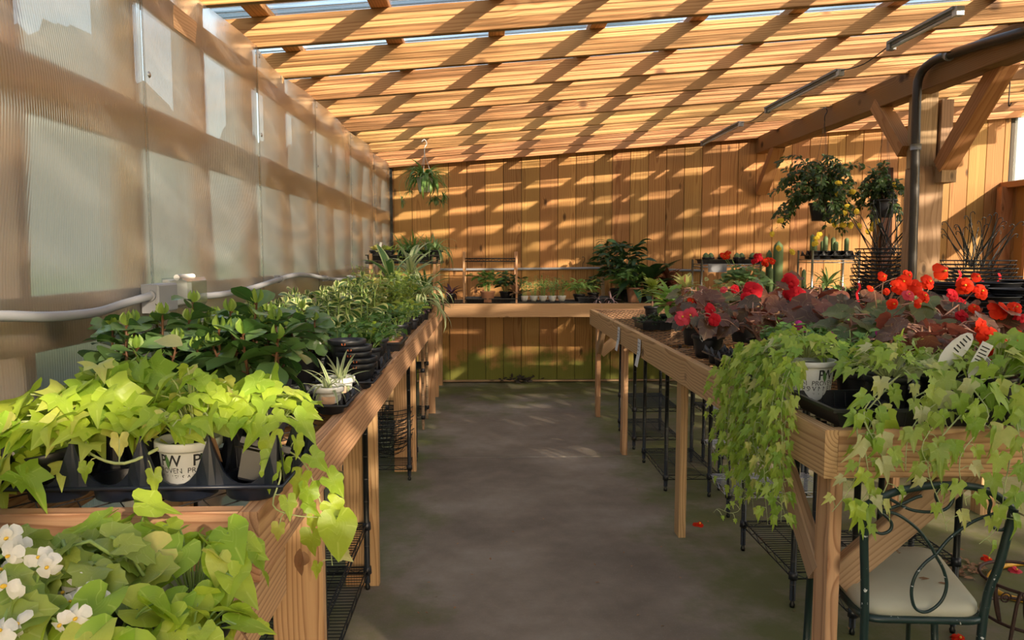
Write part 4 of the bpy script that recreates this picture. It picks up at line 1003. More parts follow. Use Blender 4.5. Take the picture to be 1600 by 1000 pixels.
rosette('rosette_succulent', (-.485, 5.72, BZ), 'pink rosette succulent in a black pot on the bench edge', seed=168, kind='ovalhi', mat='pinkrose', n=22, length=.06, potr=.042, poth=.09, up=(0,1.3))
rosette('rosette_succulent', (-.50, 5.58, BZ), 'dark purple succulent next to the pink rosette', seed=169, kind='lance', mat='purple', n=18, length=.08, potr=.035, poth=.08, up=(.3,1.3))
for i, (x, y) in enumerate([(-.82,5.9),(-.75,6.35),(-.84,6.5),(-.6,6.9),(-.85,7.0)]):
    rosette('leafy_houseplant', (x, y, BZ), ['green houseplant by the wall behind the striped dracaena', 'green houseplant under the raised shelf, middle', 'green houseplant under the raised shelf by the wall', 'green houseplant at the far bench end, aisle side', 'green houseplant at the far bench end, wall side'][i], seed=170+i, kind='lance', mat='green', n=26, length=.24, potr=.06, poth=.11, up=(.1,1.3), widen=1.3)
# raised shelf with trays
SH = 1.425
sh = thing('raised_shelf', (-.72, 6.75, BZ), 'small raised shelf on wooden stakes at the far end of the left bench', 'shelf')
for x, y, zt in ((-1.0, 6.45, 1.49), (-.45, 6.45, 1.46), (-1.0, 7.0, 1.45), (-.45, 7.0, 1.45)): lumber('stake', (x, y, BZ+.005), (x, y, zt), .028, .028, M['fir'], sh, up=(1,0,0))
m = MB(); grid(m, -1.04, -.40, 6.42, 7.03, SH, .03, .15, .002); m.tube([(-1.04,6.42,SH-.015),(-.40,6.42,SH-.015),(-.40,7.03,SH-.015),(-1.04,7.03,SH-.015)], .006, 6, closed=True); m.build('wire_top', M['black_metal'], sh, True)
flat_tray('nursery_tray', (-.90, 6.6, SH+.006), .27, .27, .05, 'black tray with yellow green succulents on the raised shelf')
flat_tray('nursery_tray', (-.56, 6.6, SH+.006), .30, .27, .05, 'black tray with spiky plants on the raised shelf')
for i, (x, y, k, mt, ln, lab) in enumerate([(-.97,6.55,'oval','kal',.07,'yellow green rosette succulent at the left end of the raised shelf'),(-.86,6.56,'oval','ygreen',.075,'green rosette succulent second from the left on the raised shelf'),(-.92,6.68,'oval','kal',.07,'succulent in the back row of the raised shelf'),
      (-.74,6.62,'strap','grassy',.22,'grassy spiky plant left of centre on the raised shelf'),(-.63,6.60,'strap','grassy',.24,'grassy spiky plant in the centre of the raised shelf'),(-.53,6.72,'strap','grassy',.22,'grassy spiky plant right of centre on the raised shelf'),(-.68,6.74,'strap','grassy',.23,'grassy spiky plant behind the centre of the raised shelf'),(-.44,6.57,'strap','yucca',.27,'pale yucca with long narrow leaves at the right end of the raised shelf')]):
    rosette('shelf_succulent' if k == 'oval' else 'spiky_plant', (x, y, SH+.012), lab, seed=180+i, kind=k, mat=mt, n=26 if k == 'oval' else 34, length=ln, potr=.050, poth=.085, up=(.1,1.4), widen=1 if k == 'oval' else .8, tags=1 if i in (0,5) else 0)
# conduit and junction box on the left wall
cd = thing('conduit', (XL+.05, 2, 1.35), 'sagging grey plastic conduit running along the translucent wall to a clear box', 'conduit')
def wpt(px, py, X=XL+.05): return at(px, py, X=X)
c1 = smooth([wpt(-60,500), wpt(0,494), wpt(80,495), wpt(150,488), wpt(195,474), wpt(236,462)], 5)
c2 = smooth([wpt(303,464), wpt(340,461), wpt(380,454), wpt(420,442), wpt(455,431), wpt(480,430), wpt(510,435), wpt(532,437), wpt(553,433)], 5)
MB().tube(c1, .0125, 12).build('pipe', M['grey_pvc'], cd, True); MB().tube(c2, .0125, 12).build('pipe', M['grey_pvc'], cd, True)
for q in (c1[-1], c2[0]):
    d = Vector((0,1,0)); MB().tube([q-d*.012, q+d*.012], .018, 12).build('coupling', M['grey_pvc'], cd, True)
for px, py in ((438,436),(511,435),(549,434)):
    q = wpt(px, py); m = MB(); m.tube([q+Vector((0,-.012,0)), q+Vector((0,.012,0))], .0155, 10); m.box((XL+.02, q.y-.012, q.z-.02), (XL+.05, q.y+.012, q.z+.02)); m.build('strap', M['grey_pvc'], cd, True)
b0 = wpt(240, 480); b1 = wpt(300, 480)
def rbox(lo, hi, e, mat, name, root):
    m = MB(); (a,b,c),(d,f,g) = lo, hi
    m.add([(a,b,c),(a,f,c),(a,f,g),(a,b,g),(d-e,b,c),(d-e,f,c),(d-e,f,g),(d-e,b,g),(d,b+e,c+e),(d,f-e,c+e),(d,f-e,g-e),(d,b+e,g-e)],
        [(0,1,2,3),(0,4,5,1),(1,5,6,2),(2,6,7,3),(3,7,4,0),(4,8,9,5),(5,9,10,6),(6,10,11,7),(7,11,8,4),(8,11,10,9)]); return m.build(name, mat, root, True)
zc = wpt(236,462).z; ya = wpt(236,462).y; yb = wpt(303,464).y; ym = ya+(yb-ya)*.42
rbox((XL+.022, ya-.004, zc-.055), (XL+.075, ym, zc+.035), .005, M['grey_pvc'], 'junction_box', cd)
o = rbox((XL+.022, ym+.003, zc-.05), (XL+.10, yb+.004, zc+.05), .012, M['clear_pane'], 'clear_cover', cd); tag(o, 'clear weatherproof cover over the outlet')
rbox((XL+.022, ym+.006, zc-.045), (XL+.045, yb, zc+.045), .004, M['white_plastic'], 'outlet_plate', cd)
MB().tube([(XL+.06, ym+.03, zc+.052), (XL+.06, yb-.03, zc+.052)], .010, 10).build('hinge', M['white_plastic'], cd, True)
m = MB(); m.lathe([(0,.002),(.006,.002),(.007,0)], 10, M=Matrix.Translation((XL+.076, ya+.03, zc-.04)) @ Matrix.Rotation(math.pi/2, 4, 'Y')); m.build('screw', M['chrome'], cd, True)

# ================================================================== wire shelving under the benches
def wire_unit(loc, w, d, h, shelves, label, post='black_metal', wire='black_metal', name='wire_shelf_unit', pr=.0125):
    t = thing(name, loc, label, 'wire shelf')
    for x in (0, w):
        for y in (0, d):
            m = MB(); m.tube([(x,y,.03),(x,y,h)], pr, 10); m.lathe([(0,0),(.010,0),(.012,.012),(.008,.02),(.008,.035)], 8, (x,y,0)); o = m.build('post', M[post], t)
            m = MB()
            for k in range(int(h/.10)): m.lathe([(pr+.0003,-.002),(pr+.0013,0),(pr+.0003,.002)], 10, (x,y,.10*(k+1)))
            m.build('notch_rings', M['chrome'] if post == 'chrome' else M['dark_pipe'], o)
    for z in shelves:
        m = MB()
        for zz in (z, z-.028): m.tube([(0,0,zz),(w,0,zz),(w,d,zz),(0,d,zz)], .0035, 5, closed=True)
        n = int(w/.028)
        y = .025
        while y < d: m.tube([(0,y,z+.003),(w,y,z+.003)], .0019, 4, caps=False); y += .025
        for x in (w*.33, w*.67): m.tube([(x,0,z),(x,d,z)], .003, 4)
        for yy in (0, d):
            k = int(w/.05); m.tube([(w*i/k, yy, z-(.026 if i % 2 else .001)) for i in range(k+1)], .0018, 4)
        for xx in (0, w):
            k = int(d/.05); m.tube([(xx, d*i/k, z-(.026 if i % 2 else .001)) for i in range(k+1)], .0018, 4)
        o = m.build('wire_shelf', M[wire], t)
        m = MB()
        for x in (0, w):
            for y in (0, d): m.lathe([(pr+.001,-.03),(pr+.007,-.028),(pr+.005,.004),(pr+.001,.005)], 10, (x,y,z))
        m.build('collars', M['black_plastic'], o)['kind'] = 'stuff'
    return t
wire_unit((1.12, 4.50, 0), .34, .64, .80, [.10], 'black wire shelf unit under the right bench with a low shelf at its third leg')
wire_unit((1.12, 5.50, 0), .34, .60, .80, [.10, .32], 'black wire shelf unit under the far part of the right bench')
wire_unit((1.36, 4.02, 0), .60, .36, .80, [.14], 'black-posted wire shelf with bright wires under the middle of the right bench', wire='chrome')
wire_unit((1.55, 4.75, 0), .55, .40, .80, [.16, .42], 'wire shelf unit deep under the right bench with a bright shelf', wire='chrome')
wire_unit((1.28, 2.95, 0), .36, .60, .80, [.15], 'black wire shelf unit near the hanging vine curtain')
wire_unit((1.42, 2.72, 0), .40, .30, .78, [.10, .30], 'low wire shelf behind the chair')
wire_unit((1.80, 5.6, 0), .38, .7, .80, [.20], 'wire shelf unit at the far back under the right bench')
wire_unit((-.93, 2.32, 0), .40, .86, .80, [.10, .30], 'black wire shelf unit under the near part of the left bench')
wire_unit((-.93, 4.78, 0), .42, .44, .82, [.10], 'black wire shelf unit under the left bench holding round wire frames')
wire_unit((-.90, 6.20, 0), .36, .42, .72, [.12, .52], 'short wire shelf unit with pale posts at the far end under the left bench', post='oldwood')
# round wire basket frames
def wire_basket(loc, R, H, label, group, rings=4, ribs=10, mat='black_metal', rz=0, name='wire_basket', wr_=.0022):
    t = thing(name, loc, label, 'wire basket', group, rz); m = MB(); n = 20
    for k in range(rings):
        f = k/(rings-1); rr = R*math.sin(math.acos(1-f*.999)) if k else R*.25; z = H*f
        m.tube([(rr*math.cos(2*math.pi*i/n), rr*math.sin(2*math.pi*i/n), z) for i in range(n)], wr_*(1.5 if k == rings-1 else 1), 4, closed=True)
    for i in range(ribs):
        a = 2*math.pi*i/ribs; m.tube([(R*math.sin(math.acos(1-f*.999))*math.cos(a), R*math.sin(math.acos(1-f*.999))*math.sin(a), H*f) for f in (0.02,.1,.3,.6,1)], wr_, 4, caps=False)
    m.build('basket_frame', M[mat], t); return t
ORD = ['bottom','second','third','fourth','fifth','sixth','seventh','eighth','ninth','tenth','eleventh','twelfth','thirteenth','fourteenth']
b0_ = wire_basket((-.70, 4.98, .112), .19, .13, 'bottom black wire basket frame of the stack under the left bench', 'stacked basket frames under the left bench', mat='black_metal')
for k in range(1, 8): dup(b0_, (-.70+.008*(k % 3), 4.98-.006*(k % 2), .112+.030*k), .4*k, label=('top' if k == 7 else ORD[k])+' black wire basket frame'+('' if k == 7 else ' from the bottom')+' of the stack under the left bench')

# ================================================================== right bench, near end
flat_tray('nursery_tray', (1.275, 2.19, TZ), .56, .29, .055, 'shallow black tray at the near end of the right bench under the vines')
flat_tray('nursery_tray', (1.88, 2.19, TZ), .56, .29, .055, 'shallow black tray beside it at the near right corner')
r = random.Random(77)
t = thing('sweet_potato_vine', (1.065, 2.40, TZ+.004), 'lime vine in a big white printed pot pouring over the right bench corner', 'plant'); VL = t.location.copy()
branded_pot(t, .085, .145, face=-math.pi/2-.52)
vine_crown(t, r, (0,.02,0), .15, .09, 90, 'lobed', 'vine', .048, 'pale', top=.15, flat=.6, yellow=.05)
for k in range(17):
    a = r.uniform(0, 1); x0 = -.03-.05*r.random(); y = .55*(a-.35)
    dx = -.125-.055*r.random(); zend = -r.uniform(.18, .40)*(1-.5*max(0,a-.5))
    runner(t, r, [(x0, y*.4, .15), (dx*.8, y*.8, .135), (dx-.01, y, .02), (dx-.02+.02*math.sin(k), y*1.05, zend*.5), (dx+.02*math.cos(k), y*1.1, zend)], 15, 'lobed', 'vine', .052, 'pale', rad=.0017, side=.022, narrow=.62, face=(-.5,-1,.1), t0=.1, yellow=.04)
t2 = thing('sweet_potato_vine', (1.085, 2.56, TZ+.004), 'lime vine curtain hanging down outside the right bench rail', 'plant'); pot(t2, .07, .13)
vine_crown(t2, r, (0,0,0), .14, .10, 50, 'lobed', 'vine', .045, 'pale', top=.13, flat=.6)
for k in range(15):
    y = r.uniform(-.16, .16); dx = -.155-.04*r.random(); zend = -r.uniform(.25, .42)
    runner(t2, r, [(-.05, y*.5, .13), (dx*.85, y, .11), (dx, y, .0), (dx-.015, y*1.1, zend*.5), (dx+.01*math.cos(k), y*1.1, zend)], 14, 'lobed', 'vine', .050, 'pale', rad=.0016, side=.022, narrow=.62, face=(-.6,-1,.1), yellow=.04)
runner(t2, r, [(-.20,0,-.2), (-.19,-.05,-.38), (-.23,-.07,-.41), (-.28,-.08,-.39), (-.30,-.09,-.40)], 9, 'lobed', 'vine', .03, 'pale', rad=.001)
def rvine(loc, label, seed, crown, runners, kind='lobed', mat='vine', size=.06, potr=.065, poth=.12, tags=(), brand=False, yellow=.06):
    r = random.Random(seed); t = thing('sweet_potato_vine', loc, label, 'plant')
    if brand: branded_pot(t, potr, poth)
    else: pot(t, potr, poth)
    n, R, H = crown; vine_crown(t, r, (0,-.02,0), R, H, n, kind, mat, size, 'pale', top=poth, flat=.6, tipdown=.5, yellow=yellow)
    for pts, nl, sz in runners:
        L = [Vector(q)-Vector(loc) for q in pts]; runner(t, r, L, nl, kind, mat, sz, 'pale', rad=.0026, side=.032, face=(0,-1,.25), yellow=yellow)
    for tp, kw in tags: plant_tag(t, tp, **kw)
    return t
W_ = lambda px, py, Y: at(px, py, Y=Y)
rvine((1.235, 2.22, TZ+.004), 'curly lime vine crowding the middle of the near tray on the right bench', 201, (70, .14, .12),
    [([(1.22,2.12,1.12), W_(1350,640,2.03), W_(1372,700,1.97), W_(1390,740,1.96), W_(1370,790,1.95), W_(1345,835,1.94)], 15, .062),
     ([(1.20,2.12,1.10), W_(1342,660,2.02), W_(1345,710,1.97), W_(1330,760,1.96), W_(1300,800,1.95)], 14, .056)], size=.05)
rvine((1.40, 2.20, TZ+.004), 'pale lime vine with an oval tag in the near right tray', 203, (34, .12, .09),
    [([(1.40,2.1,1.10), W_(1430,620,2.03), W_(1460,655,1.99), W_(1440,700,1.95), W_(1460,740,1.94)], 15, .07),
     ([(1.42,2.1,1.10), W_(1450,640,2.02), W_(1420,680,1.98), W_(1415,735,1.95)], 10, .062)], mat='pale', size=.052,
    tags=[((-.045,-.05,.155), dict(w=.030, h=.135, tilt=(.15,.72,.1), shape='oval')), ((.03,-.075,.125), dict(w=.036, h=.115, tilt=(.1,.42,0)))])
rvine((1.555, 2.20, TZ+.004), 'green lobed vine bending over the front rail toward the chair back', 205, (40, .15, .13),
    [([(1.55,2.1,1.12), W_(1520,600,2.05), W_(1545,650,1.98), W_(1500,715,1.93), W_(1510,790,1.92)], 13, .074),
     ([(1.56,2.1,1.10), W_(1560,620,2.03), W_(1580,690,1.97), W_(1570,760,1.93), W_(1560,820,1.92), W_(1530,850,1.91)], 15, .07),
     ([(1.50,2.1,1.10), W_(1500,650,2.0), W_(1450,720,1.95), W_(1470,790,1.93), W_(1480,830,1.92)], 13, .07)], size=.068,
    tags=[((-.075,-.08,.13), dict(w=.05, h=.075, tilt=(-.5,.7,.2)))])
rvine((1.72, 2.20, TZ+.004), 'leafy vine at the right picture edge on the near right tray', 207, (34, .15, .12),
    [([(1.66,2.1,1.12), W_(1590,640,2.0), W_(1600,720,1.95), W_(1590,790,1.93)], 12, .075)], size=.07)
rvine((1.44, 2.42, TZ+.004), 'thin yellowing vine behind the oval tag', 209, (26, .10, .09), [([(1.40,2.38,1.12), W_(1450,560,2.3), W_(1480,575,2.28)], 5, .04)], mat='pale', size=.04, brand=True)
# loose hanging pale leaves over the leg
t = thing('sweet_potato_vine', (1.16, 2.16, TZ+.006), 'bleached yellow vine shoots hanging in front of the right bench leg', 'plant'); pot(t, .035, .05)
LL = [Vector(q)-t.location for q in [(1.15,2.10,1.03), W_(1352,690,1.97), W_(1358,760,1.95), W_(1335,800,1.94), W_(1330,830,1.94)]]
runner(t, r, LL, 9, 'lobed', 'lime', .075, 'pale', rad=.002, face=(0,-1,.2), yellow=.4)
# empty black trays
for i, (x, y) in enumerate([(1.09, 3.05), (1.10, 3.27)]):
    cell_tray('carry_tray', (x, y, TZ), 2, 2, .09, ['empty black carry tray on the aisle edge before the bronze begonias', 'second empty black carry tray on the aisle edge'][i], wall=.03, cup=.05)
t = thing('nursery_pot', (1.07, 2.86, TZ+.002), 'empty square black pot next to the vine curtain', 'pot'); pot(t, .055, .09, square=True, soil=False)

# ------- red begonias (front right)
def F(kind, px, py, Y, s): return (kind, at(px, py, Y=Y), s)
begonia((1.67, 2.86, BZ), 'tall begonia topped by the largest orange red flower', 301, R=.15, H=.24, n=20, leaf=.082, mat='beggreen',
    fl=[F('single',1475,424,2.75,.044), F('red',1432,447,2.72,.038), F('red',1452,440,2.75,.036), F('red',1445,462,2.70,.030)])
begonia((1.50, 2.84, BZ), 'begonia with red flowers on its left side near the magenta flowers', 302, R=.16, H=.20, n=21, leaf=.082, mat='beggreen',
    fl=[F('red',1405,447,2.70,.036), F('red',1412,440,2.72,.034), F('single',1381,432,2.70,.024), F('single',1362,450,2.7,.018), F('red',1396,475,2.65,.026), F('pink',1420,460,2.66,.026), F('single',1437,475,2.6,.024)])
begonia((1.87, 2.98, BZ), 'begonia with a pair of red flowers before the black saucers', 303, R=.15, H=.22, n=21, leaf=.082,
    fl=[F('red',1508,446,2.82,.040), F('red',1534,455,2.80,.036), F('single',1528,432,2.85,.026), F('crimson',1490,460,2.8,.03), F('crimson',1505,492,2.7,.03), F('single',1522,480,2.7,.026)])
begonia((1.66, 2.50, BZ), 'begonia with the dense cluster of red double flowers', 304, R=.16, H=.17, n=30, leaf=.08,
    fl=[F('red',1545,525,2.32,.042), F('red',1555,545,2.30,.040), F('red',1575,538,2.32,.034), F('red',1562,558,2.30,.028), F('red',1535,510,2.36,.03), F('single',1590,545,2.36,.030)])
begonia((1.90, 2.72, BZ), 'begonia with bright red blooms at the right picture edge', 305, R=.16, H=.20, n=21, leaf=.082,
    fl=[F('red',1563,484,2.62,.046), F('red',1588,480,2.65,.030), F('single',1590,520,2.6,.030), F('single',1575,520,2.6,.025), F('crimson',1595,500,2.6,.03)])
begonia((1.48, 2.52, BZ), 'dark stemmed begonia behind the printed tags', 306, R=.14, H=.19, n=22, leaf=.075, mat='begdark', fl=[F('crimson',1520,560,2.4,.02)])
begonia((1.50, 3.25, BZ), 'red begonia in the second row behind the tallest one', 307, R=.17, H=.22, n=18, leaf=.10, fl=[F('crimson',1500,470,3.1,.03), F('red',1420,430,3.2,.03)])
begonia((2.05, 3.25, BZ), 'bronze begonia in the second row at the right edge of the bench', 308, R=.18, H=.20, n=18, leaf=.10, fl=[F('crimson',1560,510,3.1,.03)])
begonia((1.78, 3.55, BZ), 'bronze begonia in the third row on the right', 309, R=.18, H=.20, n=16, leaf=.10, fl=[F('red',1385,455,3.4,.02)])
# ------- dark begonias further along
DB = [
 ((1.08, 3.55), 'bronze begonia with rose flowers at the aisle edge', [F('pink',1066,496,3.45,.044), F('pink',1078,492,3.45,.04), F('crimson',1112,484,3.5,.04)], 'begdark', .15),
 ((1.28, 3.35), 'bronze begonia with pale looping stems over the empty trays', [F('crimson',1118,500,3.2,.036)], 'begdark', .17),
 ((1.42, 3.65), 'bronze begonia carrying a big crimson double flower', [F('crimson',1176,452,3.55,.056), F('crimson',1168,466,3.5,.035), F('pink',1130,452,3.6,.02)], 'begdark', .26),
 ((1.66, 3.75), 'tall bronze begonia with broad leaves and a crimson flower at its tip', [F('crimson',1236,440,3.6,.050), F('crimson',1246,458,3.58,.056), F('crimson',1232,460,3.6,.035)], 'begdark', .28),
 ((1.16, 4.05), 'bronze begonia with crimson flowers in the row before the hosta-like plant', [F('crimson',1090,470,4.0,.040), F('crimson',1113,462,4.0,.03), F('red',1082,470,4.0,.03)], 'begdark', .20),
 ((1.48, 4.20), 'pinkish veined begonia with an upright young leaf', [F('crimson',1150,452,4.1,.03)], 'coleus', .26),
 ((1.80, 4.30), 'bronze begonia in the back row before the wooden rail', [F('crimson',1275,480,4.0,.04), F('crimson',1285,492,3.9,.03)], 'begdark', .20),
 ((1.32, 4.55), 'lime and bronze begonia in the back row', [F('red',1105,478,4.4,.04)], 'coleus', .24),
]
for i, ((x, y), lab, fl_, mt, H) in enumerate(DB):
    begonia((x, y, BZ), lab, 320+i, R=.16, H=H, n=21, leaf=.074, mat=mt if mt in ('begdark',) else 'beggreen', fl=fl_, tags=1 if i == 0 else 0)
# ------- small greens with magenta flowers
MG = [((1.24,2.98),'bushy green plant behind the empty trays','green',[]), ((1.42,3.02),'bushy plant with a magenta flower behind the white printed pot','green',[(1243,508),(1250,515)]),
      ((1.22,2.70),'leafy plant beside the square black pot','green',[]), ((1.62,3.30),'small plant with pink magenta flowers in the middle of the bench','ygreen',[(1322,508),(1330,515)]),
      ((1.38,3.35),'yellow green filler plant under the crimson flowers','ygreen',[]), ((1.54,2.72),'dark-budded plant among magenta flowers','green',[(1375,520),(1382,525),(1305,525)]),
      ((1.70,3.50),'small dark-headed plant before the wooden rail','dark',[]), ((1.28,2.52),'grey-leaved plant behind the curly vine','green',[])]
for i, ((x, y), lab, mt, fl_) in enumerate(MG):
    t = bushy('bedding_plant', (x, y, BZ), lab, seed=350+i, kind='oval', mat=mt, n=150, R=.12, H=.15, size=.042, potr=.055, poth=.09, nst=14, square=i % 2 == 0)
    rr = random.Random(i); sm = MB()
    for px, py in fl_:
        w = at(px, py, Y=y-.06)-t.location; w.rotate(Euler((0,0,-t.rotation_euler.z))); flower(t, 'magenta', w, Vector((0,-1,.5)), .030, rr); sm.tube([(0,0,.1), w], .0015, 4)
    if fl_: sm.build('flower_stalks', STEM['green'], t)
# ------- lime plants and low tray at the far end
rosette('hosta', (1.24, 4.95, BZ), 'bright green plant with long drooping leaves past the begonias', seed=371, kind='ovalhi', mat='fresh', n=34, length=.17, potr=.06, poth=.10, up=(-.1,1.3), stem_h=.12, widen=.8)
rosette('coleus', (1.42, 5.25, BZ), 'variegated yellow coleus behind the bright green plant', seed=372, kind='ovalhi', mat='coleus', n=24, length=.15, potr=.06, poth=.10, up=(.1,1.3), stem_h=.18)
rosette('coleus', (1.30, 5.75, BZ), 'lime leafed plant near the staghorn plant', seed=373, kind='ovalhi', mat='ygreen', n=24, length=.13, potr=.06, poth=.10, up=(.1,1.3), stem_h=.16)
bushy('coleus', (1.52, 4.85, BZ), 'tall yellow green coleus with fine leaf tips', seed=374, kind='oval', mat='coleus', n=90, R=.14, H=.30, size=.055, potr=.06, poth=.10)
flat_tray('nursery_tray', (1.13, 4.98, BZ+.003), .20, .30, .06, 'black tray of low creeping plants at the aisle edge')
for i, (x, y) in enumerate([(1.09,4.90),(1.17,4.92),(1.09,5.04),(1.17,5.06)]):
    bushy('creeping_plant', (x, y, BZ+.008), 'low dark creeping plant, '+['near aisle','near inner','far aisle','far inner'][i]+' corner of the black aisle tray', seed=380+i, kind='oval', mat='dark', n=110, R=.09, H=.04, size=.022, potr=.036, poth=.06, group='creeping plants in the aisle tray', droop=.05)
# price cards on the rail
for i, (px, py) in enumerate(((967,524),(999,545))):
    q = at(px, py, X=RX0-.004); t = thing('price_card', q, ['white price card hanging on the rail near the far bench end', 'white price card stapled over the rail joint'][i], 'price card')
    m = MB(); m.add([(-.001,-.045,.06),(-.001,.045,.06),(-.003,.045,-.02),(-.003,-.045,-.02),(-.02,.045,-.11),(-.02,-.045,-.11)], [(0,1,2,3),(3,2,4,5)]); c = m.build('card', M['paper'], t)
    m = MB()
    for k in range(4): m.box((-.0035-.003*k, -.03, .035-.022*k), (-.003-.003*k, .03-.008*(k % 2), .038-.022*k))
    m.build('printed_lines', M['ink'], t)

# ================================================================== chair under the right bench
ch = thing('garden_chair', (1.28, 2.33, 0), 'dark green iron chair with a chipped frame and worn cream seat pad', 'chair')
M['green_iron'] = None
def chipped():
    m, nt, b, N, L = nmat('chipped dark green paint'); tc = N('ShaderNodeTexCoord').outputs['Object']
    n = noise(nt, tc, 42, 3, .6); k = ramp(nt, n, [(.66, (0,0,0)), (.69, (1,1,1))])
    L(mixc(nt, k, (.012,.032,.028), (.70,.70,.66)), b.inputs['Base Color']); b.inputs['Roughness'].default_value = .35; return m
M['green_iron'] = chipped()
M['cream_pad'] = plain('worn cream vinyl', (.47,.45,.33), .55, var=.14, bscale=7)
sA, sB, sC, sD = at(1352,952,Z=.47), at(1534,956,Z=.47), at(1458,862,Z=.47), at(1268,862,Z=.47)
for q in (sC, sD): q.y = min(q.y, 2.60)
m = MB(); n = 6; V = []
crn = []
def rounded(cs, rad, n=5):
    out = []
    for i in range(4):
        a, b, c = cs[i-1], cs[i], cs[(i+1) % 4]; u = (a-b).normalized()*rad; v = (c-b).normalized()*rad
        for k in range(n+1): t_ = k/n; out.append(b+u*(1-t_)**2+v*t_**2)
    return out
ctr = (sA+sB+sC+sD)/4
for s, z in ((1.0,-.022), (1.03,-.010), (1.02,.008), (.93,.024), (.6,.032)):
    for q in rounded([ctr+(q-ctr)*s for q in (sA,sB,sC,sD)], .07): V.append((q.x, q.y, .47+z))
k = 24; F_ = [(j*k+i, j*k+(i+1) % k, (j+1)*k+(i+1) % k, (j+1)*k+i) for j in range(4) for i in range(k)]+[tuple(4*k+i for i in range(k))]
m.add(V, F_, smooth=True); m.build('seat_pad', M['cream_pad'], ch, True)
m = MB(); m.tube([Vector((q.x,q.y,.445)) for q in rounded([ctr+(q-ctr)*1.03 for q in (sA,sB,sC,sD)], .05)], .011, 8, closed=True); m.build('seat_frame', M['green_iron'], ch, True)
Yb = sA.y-.02
BL = [Vector((sA.x-.012, Yb, .02)), Vector((sA.x-.012, Yb, .46)), at(1350,845,Y=Yb-.01), at(1352,790,Y=Yb-.02)]
BR = [Vector((sB.x-.02, Yb-.02, .02)), Vector((sB.x+.01, Yb, .46)), at(1562,880,Y=Yb-.01), at(1584,795,Y=Yb-.02)]
for P_ in (BL, BR): MB().tube(smooth(P_, 4), .012, 8).build('back_post', M['green_iron'], ch, True)
for q, dx in ((sC, .02), (sD, -.02)): MB().tube([(q.x, q.y, .45), (q.x+dx, q.y-.02, .01)], .012, 8).build('leg', M['green_iron'], ch, True)
ty = Yb-.012
def iron(pts, rad=.0045, nm='scroll'): MB().tube(smooth([at(a, b, Y=ty) for a, b in pts], 5), rad, 7).build(nm, M['green_iron'], ch, True)
iron([(1352,790),(1400,768),(1470,758),(1540,765),(1584,795)], .011, 'top_rail')
iron([(1372,800),(1400,803),(1432,825),(1452,850),(1462,868),(1474,890),(1479,915),(1470,940),(1448,956),(1430,950),(1424,925),(1430,900),(1445,880),(1462,866),(1485,840),(1520,815),(1560,800)])
iron([(1378,773),(1400,785),(1425,797),(1455,800),(1478,795),(1489,780),(1486,765),(1472,762),(1462,772),(1466,786)])
iron([(1376,800),(1392,815),(1391,828),(1378,834),(1366,830)])
iron([(1380,798),(1405,789),(1432,777),(1440,775)])
iron([(1540,770),(1548,785),(1545,800),(1550,822),(1566,828),(1578,815)])
MB().tube([Vector((sA.x,Yb,.18)), Vector((sB.x,Yb,.18))], .006, 6).build('stretcher', M['green_iron'], ch, True)
MB().tube([Vector((sA.x+.14,sA.y+.02,.44)), Vector((sB.x-.06,sB.y+.25,.05))], .006, 6).build('brace_rod', M['green_iron'], ch, True)
# rusty brown trellis chair and yellow loop at the right edge
rc = thing('iron_plant_stand', at(1590,1000,Y=2.42)*1, 'rusty brown iron plant stand with curled wires at the lower right edge', 'plant stand'); rc.location.z = 0
M['rust'] = plain('rusty brown iron', (.07,.035,.025), .6, .3, var=.4)
def rusty(pts, rad=.006, nm='scroll', Y=2.42): MB().tube(smooth([at(a, b, Y=Y) for a, b in pts], 5), rad, 7).build(nm, M['rust'], rc, True)
m = MB(); c = at(1610, 905, Y=2.55); R_ = .16; n = 24
for zz, rr in ((c.z, R_), (c.z-.14, R_*.92)): m.tube([(c.x+rr*math.cos(6.283*i/n), c.y+rr*math.sin(6.283*i/n), zz) for i in range(n)], .006, 6, closed=True)
m.build('ring', M['rust'], rc, True)
for k in range(5):
    a = math.pi+.25+k*.6; p0 = Vector((c.x+R_*math.cos(a), c.y+R_*math.sin(a), c.z)); 
    MB().tube(smooth([p0, p0+Vector((0,0,-.07)), p0*1+Vector((.02,.0,-.14)), Vector((p0.x-.02, p0.y, .30)), Vector((p0.x-.06, p0.y, .01))], 4), .006, 6).build('leg', M['rust'], rc, True)
    q = p0+Vector((.035,-.002,-.02)); MB().tube([q+Vector((.022*math.cos(t_)*(1-t_/14), 0, .022*math.sin(t_)*(1-t_/14)-.03)) for t_ in [i*.6 for i in range(18)]], .003, 5).build('curl', M['rust'], rc, True)
M['yellow'] = plain('yellow plastic', (.75,.40,.03), .4, var=.1)
yl = thing('hose_loop', at(1580,920,Z=.02), 'yellow looped hose on the floor behind the chair', 'hose'); q0 = yl.location.copy()
P_ = [at(a, b, Z=.012) for a, b in ((1640,880),(1600,880),(1565,886),(1546,900),(1550,918),(1575,932),(1610,940),(1650,946))]
MB().tube(smooth(P_, 5), .011, 8).build('hose', M['yellow'], yl, True)
